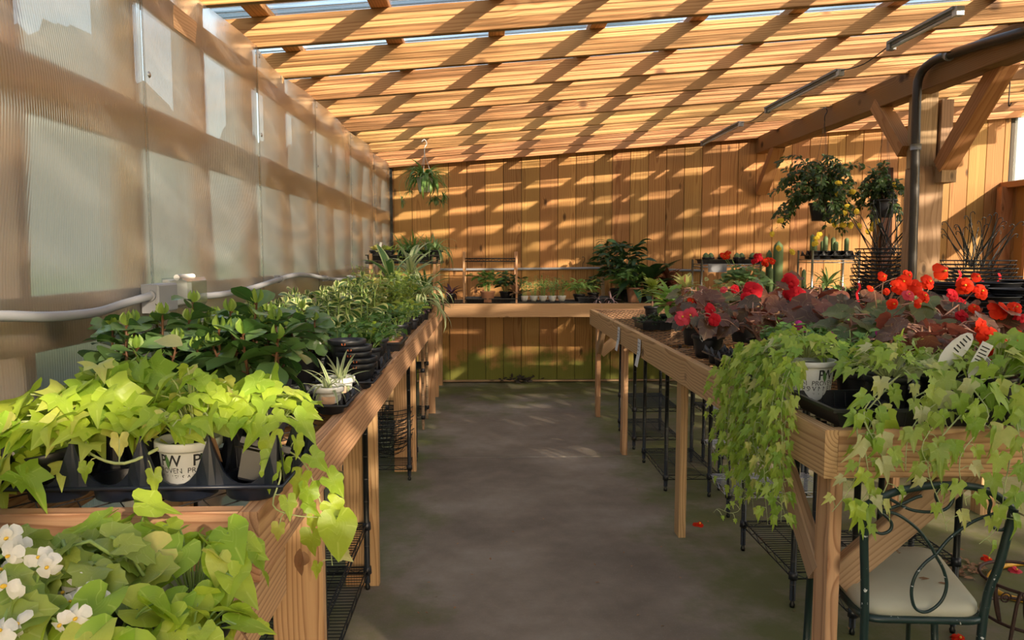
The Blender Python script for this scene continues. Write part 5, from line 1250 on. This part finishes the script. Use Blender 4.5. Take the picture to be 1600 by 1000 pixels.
# fallen petals, dry leaves
r = random.Random(9)
for i, (px, py, lab) in enumerate(((1093,818,'fallen red flower on the concrete beside the bench leg'),(1545,872,'fallen red petals on the floor past the chair'),(1388,848,'fallen red flower on the floor seen over the chair seat'),(1500,996,'fallen red flower at the bottom edge behind the chair'),(1588,890,'fallen rose flower lying on the yellow hose'))):
    q = at(px, py, Z=.012); t = thing('fallen_flower', (q.x, q.y, 0), lab, 'flower'); flower(t, 'red' if i != 4 else 'pink', (0,0,.008), (.2,-.3,1), .038, r, 'petals')
lit = MB()
for i in range(170):
    px, py = (r.gauss(1500,22), r.gauss(888,10)) if i < 90 else (r.uniform(560,1560), r.uniform(620,990))
    q = at(px, py, Z=.004); lit.tmpl(r.choice(T['oval']), basis((q.x, q.y, .004+.012*r.random()*(i < 90)), (r.uniform(-1,1), r.uniform(-1,1), .1), (r.uniform(-.4,.4),r.uniform(-.4,.4),1), r.uniform(.012,.05 if i < 90 else .022)))
o = lit.build('dry_leaves', LM['dry']); tag(o, 'dry brown leaves and crumbs scattered over the concrete floor', 'leaf litter', kind='stuff')
sp_ = MB()
for i in range(7):
    q = ctr+Vector((r.uniform(-.12,.14), r.uniform(-.12,.15), 0)); sp_.tmpl(r.choice(T['oval']), basis((q.x, q.y, .503), (r.uniform(-1,1), r.uniform(-1,1), 0), (0,0,1), r.uniform(.015,.04)))
o = sp_.build('dry_leaves', LM['dry']); tag(o, 'bits of dry brown leaf lying on the cream chair seat', 'leaf litter', kind='stuff')
dc = MB(); rr = random.Random(2)
for i in range(60): dc.tmpl(rr.choice(T['oval']), basis((at(812,597,Z=0).x+rr.gauss(0,.10), 8.42+rr.gauss(0,.04), .02+.05*rr.random()), (rr.uniform(-1,1), rr.uniform(-1,1), .3), (0,-.5,1), .06))
o = dc.build('leaf_pile', plain('dark rotted leaves', (.03,.022,.015), .9, var=.5)); tag(o, 'dark clump of rotted leaves at the foot of the back wall', 'leaf litter', kind='stuff')

# ================================================================== back bench
Z2 = .977
rk = thing('wire_rack', at(724,460,Y=7.75)*1, 'open rack frame with pale posts and a black top rail on the back bench', 'rack'); rk.location.z = Z2
xa, xb = at(725,460,Y=7.75).x, at(807,460,Y=7.75).x
for x in (xa, xb):
    for y in (7.75, 8.1): lumber('post', (x, y, Z2), (x, y, at(725,393,Y=7.75).z), .022, .022, M['fir'], rk, up=(1,0,0))
zt = at(725,404,Y=7.75).z
m = MB()
for z in (zt, zt-.03): m.tube([(xa,7.75,z),(xb,7.75,z),(xb,8.1,z),(xa,8.1,z)], .006, 6, closed=True)
k = 18; m.tube([(xa+(xb-xa)*i/k, 7.75, zt-(.028 if i % 2 else .002)) for i in range(k+1)], .003, 4); m.build('top_rail', M['black_metal'], rk, True)
flat_tray('nursery_tray', (.05, 7.93, Z2), .54, .36, .05, 'long black tray on the back bench inside the rack frame')
flat_tray('nursery_tray', (.62, 7.86, Z2), .72, .20, .012, 'black tray under the five white half-round pots')
flat_tray('nursery_tray', (1.14, 7.88, Z2), .36, .28, .06, 'black tray with low green plants left of the tall dark plant')
def backpx(px, Y): return at(px, 450, Y=Y).x
bushy('potted_foliage', (backpx(762,7.8), 7.80, Z2+.005), 'glossy green plant in a terracotta bowl on the back bench', seed=401, kind='ovalhi', mat='green', n=70, R=.15, H=.24, size=.09, potr=.075, poth=.12, potmat='terracotta', nst=10)
bushy('potted_foliage', (backpx(791,7.95), 7.95, Z2+.005), 'dark spreading plant beside the terracotta bowl', seed=402, kind='oval', mat='dark', n=120, R=.16, H=.24, size=.07, potr=.07, poth=.11, nst=12)
rosette('potted_foliage', (backpx(808,7.82), 7.82, Z2+.005), 'small bronze plant with curled leaves next to the white pots', seed=403, kind='ovalhi', mat='dry', n=12, length=.16, potr=.05, poth=.09)
hp = None
for i in range(5):
    px = (819, 834, 848.5, 863, 878)[i]
    t = bushy('potted_herb', (backpx(px,7.82), 7.82, Z2+.012), ['wispy herb in the leftmost white half-round pot on the back bench', 'wispy herb in the second white half-round pot', 'wispy herb in the middle white half-round pot', 'wispy herb in the fourth white half-round pot', 'wispy herb in the rightmost white half-round pot'][i], seed=410+i, kind='oval', mat='geranium' if i % 2 else 'green', n=110, R=.10, H=.30, size=.028, potr=None, nst=10, group='herbs in white half-round pots')
    m = MB(); m.lathe([(0,0),(.022,.001),(.036,.022),(.046,.055),(.047,.062),(.044,.062),(.040,.045),(0,.045)], 18); m.build('pot', M['white_plastic'], t)
bushy('potted_fern', (backpx(905,7.85), 7.85, Z2+.01), 'bright green low plant right of the white pots', seed=421, kind='lance', mat='fresh', n=90, R=.16, H=.16, size=.09, potr=.06, poth=.08, up=.2)
bushy('potted_foliage', (backpx(927,7.95), 7.95, Z2+.01), 'dark green bushy plant before the tall dark plant', seed=422, kind='oval', mat='dark', n=120, R=.14, H=.20, size=.05, potr=.06, poth=.09)
bushy('tall_foliage_plant', (backpx(967,8.05), 8.08, Z2), 'tall dark plant with whorled narrow leaves against the back wall', seed=423, kind='lance', mat='dark', n=260, R=.22, H=.62, size=.15, potr=.09, poth=.14, up=.1, nst=7)
bushy('tall_foliage_plant', (backpx(985,7.9), 7.95, Z2), 'green palm-like plant between the tall dark plant and the terracotta pot', seed=424, kind='lance', mat='grassy', n=120, R=.15, H=.36, size=.14, potr=.07, poth=.10, up=.1, nst=5)
rosette('staghorn_fern', (backpx(992,7.80), 7.82, Z2), 'fern with broad drooping fronds in a terracotta pot', seed=425, kind='broad', mat='dark', n=10, length=.32, potr=.085, poth=.16, potmat='terracotta', up=(-.1,1.0), widen=1.2)
rosette('staghorn_fern', (backpx(1015,7.85), 7.95, Z2), 'dark fern with long upright fronds beside the terracotta pot', seed=426, kind='broad', mat='dark', n=22, length=.46, potr=.08, poth=.12, up=(.0,1.3), stem_h=.08, widen=1.5)
rosette('cordyline', (backpx(1048,7.9), 8.0, Z2), 'bronze leaved plant behind the lime leafed plants', seed=427, kind='lance', mat='begdark', n=40, length=.26, potr=.07, poth=.11, up=(.1,1.3), stem_h=.1)
for i, (px, py) in enumerate(((935,462),(956,462))):
    rosette('air_plant', (backpx(px,7.66), 7.68, Z2), ['pinkish curled plant hanging over the back bench rail', 'second pinkish curled plant at the back bench rail'][i], seed=430+i, kind='strap', mat='pinkrose', n=16, length=.15, potr=.03, poth=.05, up=(-.9,1.2))
lumber_r = thing('wooden_stake', at(941,455,Y=8.2)*1, 'weathered wooden stake leaning on the back wall behind the plants', 'stake'); lumber_r.location.z = Z2
lumber('board', (backpx(943,8.2), 8.2, Z2), (backpx(939,8.4), 8.44, at(939,381,Y=8.44).z), .04, .02, M['oldwood'], lumber_r, up=(0,1,0))
hk = thing('wire_hook', at(911,410,Y=YB-.01), 'black wire hook hanging on the back wall above the herbs', 'hook')
MB().tube(smooth([(0,0,-.08),(0,0,-.01),(.015,-.01,.02),(.018,-.015,.05),(0,-.01,.065),(-.015,-.01,.055)], 4), .003, 6).build('hook', M['black_metal'], hk)
pc = thing('conduit', (0, YB-.04, 1.33), 'thin grey pipe running along the back wall behind the plants', 'conduit')
MB().tube([at(688,421,Y=YB-.03), at(760,421,Y=YB-.03), at(930,419,Y=YB-.03), at(1100,423,Y=YB-.03)], .014, 8).build('pipe', M['grey_pvc'], pc, True)
# geranium, cactus rack, cactuses
t = thing('geranium', (2.70, 7.68, Z2), 'bushy geranium with red flower heads standing at the back', 'plant'); rr = random.Random(5)
pot(t, .10, .13); sm = MB()
for i in range(60):
    a = i*2.4; q = .26*math.sqrt(rr.random()); e = Vector((math.cos(a)*q, math.sin(a)*q, .14+.26*(1-(q/.3)**2)*rr.uniform(.5,1)))
    sm.tube([(0,0,.12), e], .003, 4, caps=False); leafobj(t, 'ger', 'geranium', e, (math.cos(a), math.sin(a), -.3), (math.cos(a)*.5, -.4+math.sin(a)*.5, 1), .11*rr.uniform(.6,1.1), rr)
for px, py in ((1128,399),(1140,397),(1134,402),(1186,402),(1182,408),(1198,410),(1204,408)):
    w = at(px, py, Y=7.58)-t.location; sm.tube([(0,0,.2), w], .003, 4, caps=False)
    for k in range(5): flower(t, 'geranium' if px < 1180 or px > 1190 else 'crimson', w+Vector((rr.uniform(-.035,.035), rr.uniform(-.03,.03), rr.uniform(-.02,.02))), (rr.uniform(-.6,.6), -1, rr.uniform(-.2,.6)), .032, rr)
sm.build('stems', STEM['green'], t)
def cactus(loc, rad, h, label, seed, potr=.045, poth=.08, group=None, ribs=10, z=0, round_=False):
    t = thing('cactus', loc, label, 'cactus', group, seed)
    pot(t, potr, poth)
    m = MB(); n = ribs*2; V = []; J = 12
    for j in range(J+1):
        u = j/J
        rr_ = rad*math.sqrt(max(0, 1-max(0,(u-(.5 if round_ else .82))/(.5 if round_ else .18))**2))*(.85+.15*min(1,u*5)) if not round_ else rad*math.sin(math.pi*(.12+.88*u))**.7
        for k in range(n): a = 2*math.pi*k/n; q = rr_*(1 if k % 2 else .84)+.0005; V.append((q*math.cos(a), q*math.sin(a), poth-.02+h*u))
    m.add(V, [(j*n+k, j*n+(k+1)%n, (j+1)*n+(k+1)%n, (j+1)*n+k) for j in range(J) for k in range(n)], smooth=True); m.build('stem', LM['cactus'], t); return t
def rack2(loc, w, d, h, shelves, label):
    t = thing('wire_rack', loc, label, 'rack')
    for x in (0, w):
        for y in (0, d): MB().tube([(x,y,0),(x,y,h)], .0125, 8).build('post', M['chrome'], t)
    for z in shelves:
        m = MB(); 
        for zz in (z, z-.03): m.tube([(0,0,zz),(w,0,zz),(w,d,zz),(0,d,zz)], .0045, 5, closed=True)
        y = .03
        while y < d: m.tube([(0,y,z),(w,y,z)], .002, 4, caps=False); y += .03
        k = 16; m.tube([(w*i/k, 0, z-(.028 if i % 2 else .002)) for i in range(k+1)], .002, 4); m.build('wire_shelf', M['chrome'], t)
    return t
xa = backpx(1096,7.85); xb = backpx(1188,7.85); z1 = at(1100,413,Y=7.85).z
rack2((xa, 7.85, Z2), xb-xa, .36, z1-Z2+.05, (z1-Z2,), 'zinc wire rack carrying a tray of small round cactuses')
flat_tray('nursery_tray', ((xa+xb)/2-.13, 8.0, z1+.004), .34, .26, .05, 'black tray of round cactuses on the left wire rack')
flat_tray('nursery_tray', ((xa+xb)/2+.20, 7.98, z1+.004), .26, .24, .05, 'black tray of pale cactuses on the left wire rack')
for i in range(8):
    x = xa+.06+.085*i; cactus((x, 7.92+.10*(i % 2), z1+.01), .032, .07, ['leftmost','second','third','fourth','fifth','sixth','seventh','rightmost'][i]+' small round cactus along the left wire rack', 501+i, group='small cactuses on the left wire rack', potr=.036, poth=.065, round_=True)
sg = thing('sign_plate', at(1121,418,Y=7.84), 'small grey sign plate hanging below the left wire rack', 'sign')
MB().box((-.10,-.004,-.05), (.10,.004,.04)).build('plate', M['grey_pvc'], sg)
for i, (px, pb, pt_, Y, rad, lab) in enumerate(((1215,440,376,7.9,.052,'tall pale columnar cactus, thickest of its row'),(1201,440,390,8.0,.032,'shorter green columnar cactus left of the thick pale one'),(1204,445,417,7.75,.026,'small cactus in front of the tall columnar ones'),(1237,445,422,7.8,.030,'small woolly-topped cactus between the wire racks'),(1256,460,420,7.7,.022,'slim dark cactus just left of the right wire rack'))):
    zt = at(px, pt_, Y=Y).z; cactus((at(px,430,Y=Y).x, Y, Z2), rad, zt-Z2-.08, lab, 520+i, potr=max(.055, rad+.015), poth=.10)
xa = backpx(1268,7.75); xb = backpx(1341,7.75); z1 = at(1300,406,Y=7.75).z
rack2((xa, 7.75, Z2), xb-xa, .36, z1-Z2+.10, (z1-Z2, .02), 'zinc wire rack holding a tray of upright cactuses by the stacked baskets')
cell_tray('carry_tray', ((xa+xb)/2, 7.9, z1+.006), 4, 2, .125, 'black carry tray of upright cactuses on the right wire rack', wall=.05, cup=.04)
for i in range(7):
    cactus((xa+.06+.115*(i if i < 4 else i-4)+(.0 if i < 4 else .03), 7.84 if i < 4 else 7.97, z1+.012), .024, [.14,.18,.12,.16,.20,.13,.17][i], ['leftmost','second','third','rightmost','leftmost rear','middle rear','rightmost rear'][i]+' upright green cactus in the tray on the right wire rack', 540+i, group='upright cactuses on the right wire rack', potr=.05, poth=.085)
rosette('yucca', (backpx(1293,7.82), 7.84, Z2+.03), 'yucca with stiff pale leaves on the low shelf of the right wire rack', seed=551, kind='strap', mat='yucca', n=30, length=.32, potr=.065, poth=.12, up=(.2,1.3), stem_h=.05)
for i, px in enumerate((1311,1324,1334)):
    rosette('succulent', (backpx(px,7.8), 7.82+.08*(i % 2), Z2+.03), ['grey rosette succulent beside the yucca on the low rack shelf','grey rosette succulent in the middle right of the low rack shelf','grey rosette succulent at the right post of the low rack shelf'][i], seed=555+i, kind='ovalhi', mat='pinkrose' if i == 1 else 'geranium', n=24, length=.085, potr=.055, poth=.10, up=(0,1.2))
for i, px in enumerate((1262,1274)): rosette('succulent', (backpx(px,7.65), 7.70, Z2), ['spiky dark succulent left of the right wire rack','spiky dark succulent at the foot of the right wire rack'][i], seed=560+i, kind='lance', mat='dark', n=24, length=.11, potr=.055, poth=.12, up=(.2,1.3))
# ================================================================== hanging baskets
def hang_wires(root, top, rim, n, mat='black_metal', hook=True, r_=.0016):
    m = MB(); a0 = .4
    for k in range(n):
        a = a0+2*math.pi*k/n; m.tube([Vector(top), Vector((rim[0]*math.cos(a), rim[0]*math.sin(a), rim[1]))], r_, 4)
    m.build('hanger_wires', M[mat], root)
    if hook:
        t0 = Vector(top); MB().tube(smooth([t0, t0+Vector((0,0,.05)), t0+Vector((.02,0,.09)), t0+Vector((.0,0,.125)), t0+Vector((-.025,0,.105))], 4), .004, 6).build('hook', M['white_plastic'] if mat == 'white_plastic' else M[mat], root)
HBY = 6.67; ht = at(660,205,Y=HBY); hb = at(664,300,Y=HBY)
t = thing('hanging_spider_plant', (hb.x, HBY, hb.z), 'spider plant in a white pot hanging from a rafter by a white hook', 'hanging plant'); rr = random.Random(3)
pot(t, .075, .125, 'white_plastic', taper=.66)
zr = roofz(hb.x)-hb.z-.005
hang_wires(t, (0,0,zr-.13), (.073,.12), 3, 'white_plastic')
m = MB()
for i in range(110):
    a = i*2.4; e = rr.uniform(.15,1.3); m.tmpl(rr.choice(T['strap'][1:]), basis((0,0,.115), (math.cos(a)*math.cos(e), math.sin(a)*math.cos(e), math.sin(e)), (0,0,1), rr.uniform(.20,.30)))
o = m.build('foliage', LM['grassy'], t); o['kind'] = 'stuff'
m = MB(); sm = MB()
for dx, dz, nn in ((.10,-.06,50),(.17,-.04,34),(.15,-.09,30),(.06,-.09,16),(-.20,-.08,20),(-.13,.0,16)):
    c = Vector((dx, rr.uniform(-.04,.04)-.05, dz)); sm.tube(smooth([(0,0,.12), (dx*.6, -.03, .20), (dx*1.1, -.04, .06), c], 4), .0013, 4)
    for i in range(nn): d = Vector((rr.gauss(0,1), rr.gauss(0,1), rr.gauss(.2,1))); m.tmpl(T['strap'][1], basis(c, d, (0,0,1), rr.uniform(.05,.085)) @ Matrix.Diagonal((1,1.6,1,1)))
o = m.build('plantlets', LM['spider'], t); o['kind'] = 'stuff'; sm.build('runners', STEM['pale'], t)
def kerria(px, py, Y, label, seed, R, H, n, fl, potdrop, twigs):
    rr = random.Random(seed); c = at(px, py, Y=Y); t = thing('hanging_kerria', (c.x, Y, c.z), label, 'hanging plant'); pot(t, .11, .16)
    hang_wires(t, (0,0,roofz(c.x)-c.z-.13), (.11,.155), 3, hook=True)
    m = MB(); sm = MB()
    for s in range(twigs):
        a = rr.uniform(0,6.28); q = R*rr.uniform(.5,1.05); e = Vector((math.cos(a)*q, math.sin(a)*q*.8, .16+H*rr.uniform(-.55,.75)))
        P = smooth([(0,0,.14), Vector((e.x*.5, e.y*.5, .16+max(e.z,.1)*.8)), e], 4); sm.tube(P, [.0028-.0018*i/8 for i in range(9)], 4, caps=False)
        for k in range(n//twigs):
            p, d = path_at(P, rr.uniform(.25,1)); b = Vector((rr.gauss(0,1), rr.gauss(0,1), rr.gauss(-.4,.8))); m.tmpl(rr.choice(T['oval']), basis(p+b*.006, b+d*.6, (rr.uniform(-1,1),-.6,.8), rr.uniform(.035,.065)))
    for fx, fy in fl:
        w = at(fx, fy, Y=Y-R*.5)-t.location; sm.tube([w+Vector((0,.1,.05)), w], .002, 4); flower(t, 'yellow', w, (rr.uniform(-.5,.5), -1, rr.uniform(-.3,.5)), .034, rr)
    o = m.build('foliage', LM['kerria'], t); o['kind'] = 'stuff'; sm.build('twigs', STEM['brown'], t); return t
kerria(1283,345,6.67, 'large hanging shrub with small dark leaves and yellow double flowers', 601, .47, .50, 2300, [(1310,302),(1324,324),(1322,332),(1311,285),(1340,330),(1305,350),(1318,352),(1330,352),(1220,345),(1276,372),(1282,366),(1274,380),(1208,365),(1218,388),(1239,393),(1302,345)], 0, 46)
kerria(1379,340,6.67, 'smaller hanging shrub with a black pot and yellow flowers near the post', 602, .24, .38, 900, [(1400,288),(1367,350),(1364,357),(1371,345),(1358,362),(1345,352),(1332,300)], 0, 18)
# ================================================================== wire hanging baskets and their hooks
def stack(cx, Y, z0, R, n, label, group, lab2, seed, fan, hl):
    rr = random.Random(seed); b = wire_basket((cx, Y, z0), R, .11, 'bottom black '+label, group, rings=4, ribs=12, wr_=.003, mat='black_metal')
    for k in range(1, n): dup(b, (cx+rr.uniform(-.02,.02), Y+rr.uniform(-.02,.02), z0+.034*k), rr.uniform(0,1), label=('topmost black ' if k == n-1 else ORD[k]+' black ')+label+('' if k == n-1 else ', counted upward'))
    hz = z0+.034*n+.02; h0 = None
    for k in range(fan):
        a = -1+2*(k+.5)/fan+rr.uniform(-.1,.1); L = hl*rr.uniform(.75,1.1); t = thing('basket_hanger', (cx+rr.uniform(-.12,.12), Y+rr.uniform(-.1,.1), hz), lab2, 'basket hanger', group+' hangers', rr.uniform(-.4,.4))
        t.rotation_euler = (rr.uniform(-.25,.25), a*.75, rr.uniform(-1,1))
        m = MB(); s = rr.choice((-1,1)); m.tube(smooth([(0,0,0),(0,0,L*.5),(0,0,L),(.012*s,0,L+.035),(.030*s,0,L+.038),(.038*s,0,L+.015)], 3), .0035, 5)
        m.tube([(-.012,.006,0),(0,0,L*.92)], .0025, 4); m.build('hanger_wire', M['black_metal'], t)
s1x = at(1378,440,Y=6.35).x
stack(s1x, 6.35, TZ, .235, 14, 'wire hanging basket of the tall stack left of the post', 'wire baskets stacked left of the post', 'long black hooked wire standing in the basket stack left of the post', 11, 20, .46)
s2x = at(1528,440,Y=6.35).x
stack(s2x, 6.35, TZ, .30, 11, 'wire hanging basket of the low stack right of the post', 'wire baskets stacked right of the post', 'long black hooked wire standing in the basket stack right of the post', 12, 26, .42)
for i, (px, py, Y) in enumerate(((1341,455,6.1),(1498,436,6.05),(1560,440,6.05),(1535,452,6.02))):
    q = at(px, py, Y=Y); t = thing('red_ribbon', q, ['red ribbon tied to the wire basket stack left of the post','red ribbon on the left side of the right basket stack','red ribbon on the right side of the right basket stack','low red ribbon on the right basket stack'][i], 'ribbon')
    m = MB(); T0 = smooth([(0,0,.07),(.01,-.01,.03),(-.01,0,-.02),(.005,-.005,-.09)], 3); V = []
    for p in T0: V += [p+Vector((-.012,0,0)), p+Vector((.012,.004,0))]
    m.add(V, [(2*k, 2*k+1, 2*k+3, 2*k+2) for k in range(len(T0)-1)], smooth=True); m.build('ribbon', PM['crimson'], t)
# black saucers in stacks
k_ = 0
for i, (px, py, Y, n) in enumerate(((1500,456,4.55,5),(1552,452,4.7,6),(1590,463,4.35,5),(1545,474,4.25,4),(1600,448,4.8,6),(1480,452,4.75,5))):
    c = at(px, py, Y=Y); nm = ['left front stack of saucers','middle back stack of saucers','right front stack of saucers','nearest stack of saucers','right back stack of saucers','far left stack of saucers'][i]
    for k in range(n):
        z = c.z-.030*(n-1-k); t = thing('plant_saucer', (c.x+.008*(k % 2), Y, z), ('top' if k == n-1 else ORD[k])+' black plastic saucer of the '+nm+' behind the begonias', 'saucer', nm)
        m = MB(); R_ = .15; m.lathe([(0,.0),(R_*.82,0),(R_*.95,.02),(R_,.045),(R_+.006,.046),(R_+.006,.040),(R_-.004,.040),(R_*.93,.02),(R_*.80,.004),(0,.004)], 24); m.build('dish', M['black_plastic'], t)
    # crate that lifts the stack
    zb = c.z-.030*(n-1)
    if zb-TZ > .03:
        t = thing('crate', (c.x, Y, TZ), 'black crate lifting the '+nm, 'crate'); h = zb-TZ-.002
        m = MB(); w = .12
        for q in range(4):
            a = q*math.pi/2; m.box((-w, -w, h*q/4), (w, w, h*q/4+h*.12)) if q in (0,) else m.box((-w,-w,h*q/4),(w,-w+.008,h*q/4+h*.14)); m.box((-w,w-.008,h*q/4),(w,w,h*q/4+h*.14)); m.box((-w,-w,h*q/4),(-w+.008,w,h*q/4+h*.14)); m.box((w-.008,-w,h*q/4),(w,w,h*q/4+h*.14))
        for sx in (-1,1):
            for sy in (-1,1): m.box((sx*w-.008, sy*w-.008, 0), (sx*w+.008, sy*w+.008, h))
        m.box((-w,-w,h-.01),(w,w,h)); m.build('crate_shell', M['black_plastic'], t)
# ================================================================== lamps, conduits, cords overhead
def tube_lamp(pa, pb, ya, yb, X, label):
    t = thing('tube_light', (X, (ya+yb)/2, roofz(X)-.03), label, 'lamp'); z = roofz(X)-.012
    m = MB(); m.box((-.03, -(yb-ya)/2, .0), (.03, (yb-ya)/2, .014)); m.box((-.012, -(yb-ya)/2, -.012), (.012, (yb-ya)/2, 0)); o = m.build('channel', M['grey_pvc'], t)
    MB().tube([(0,-(yb-ya)/2+.02,-.022),(0,(yb-ya)/2-.02,-.022)], .010, 8).build('tube', M['white_plastic'], t)
    for s in (-1, 1): MB().box((-.02, s*(yb-ya)/2-.02, -.035), (.02, s*(yb-ya)/2+.02, .01)).build('end_cap', M['white_plastic'] if s < 0 else M['grey_pvc'], t)
    return t
LXX = 2.40
def ylamp(px): return LXX/((px-760)/F_PX)
yl_ = [(ylamp(1490), ylamp(1387), 'nearest slim tube light under the rafters'), (ylamp(1308), ylamp(1196), 'middle slim tube light under the rafters'), (ylamp(1155), ylamp(1096), 'farthest slim tube light under the rafters')]
for a, b, lab in yl_: tube_lamp(0, 0, a, b, LXX, lab)
for (a, b), lab in (((yl_[0][1], yl_[1][0]), 'thin sagging cord between the nearest and middle tube lights'), ((yl_[1][1], yl_[2][0]), 'thin sagging cord between the middle and farthest tube lights')):
    z = roofz(LXX)-.03; t = thing('cord', (LXX, a, z), lab, 'cord')
    MB().tube(smooth([(0,0,0), (0,(b-a)*.5,-.035), (0,b-a,0)], 5), .004, 5).build('wire', M['dark_pipe'], t)
CX = BX-BW/2-.03
cc = thing('conduit', (CX, 5.1, 1.4), 'dark conduit following the beam and bending down the timber post', 'conduit')
px_ = lambda a, b, Y: at(a, b, Y=Y)
CV = lambda a, b: at(a, b, X=3.06)
MB().tube(smooth([CV(1640,36), CV(1600,50), CV(1540,67), CV(1482,86), CV(1456,97), px_(1437,118,5.22), px_(1432,160,5.22), px_(1429,300,5.22), px_(1426,400,5.22), px_(1422,560,5.22), px_(1420,700,5.22)], 5), .030, 10).build('pipe', M['dark_pipe'], cc, True)
for a, b, Y in ((1482,86,5.0),(1431,230,5.22)):
    q = CV(a,b) if Y == 5.0 else px_(a,b,Y); MB().tube([q+Vector((-.0,-.02,-.01)), q+Vector((0,.02,.01))] if Y == 5.0 else [q+Vector((0,0,-.02)), q+Vector((0,0,.02))], .036, 10).build('coupling', M['grey_pvc'], cc, True)
for i, (px, y0, y1, Y) in enumerate(((1580,92,165,4.9),)):
    t = thing('cord', px_(px, y0, Y), 'thin cord hanging from the rafters at the right edge', 'cord')
    w = px_(px-4, y1, Y)-t.location; MB().tube(smooth([(0,0,0), w*.6, w, w+Vector((.02,0,.02))], 4), .004, 5).build('wire', M['dark_pipe'], t)
# dark strip put in for a shaded recess behind the hanging plant
t = thing('recess_shade_strip', at(1388,400,Y=8.4)*1, 'dark strip standing in for a shaded recess of the back wall behind the hooks', 'board'); t.location.z = 0
lumber('board', (t.location.x, 8.42, 0), (t.location.x, 8.50, at(1388,262,Y=8.5).z), .13, .03, plain('dark recess shade', (.04,.018,.012), .95, spec=.1), t, up=(0,1,0))
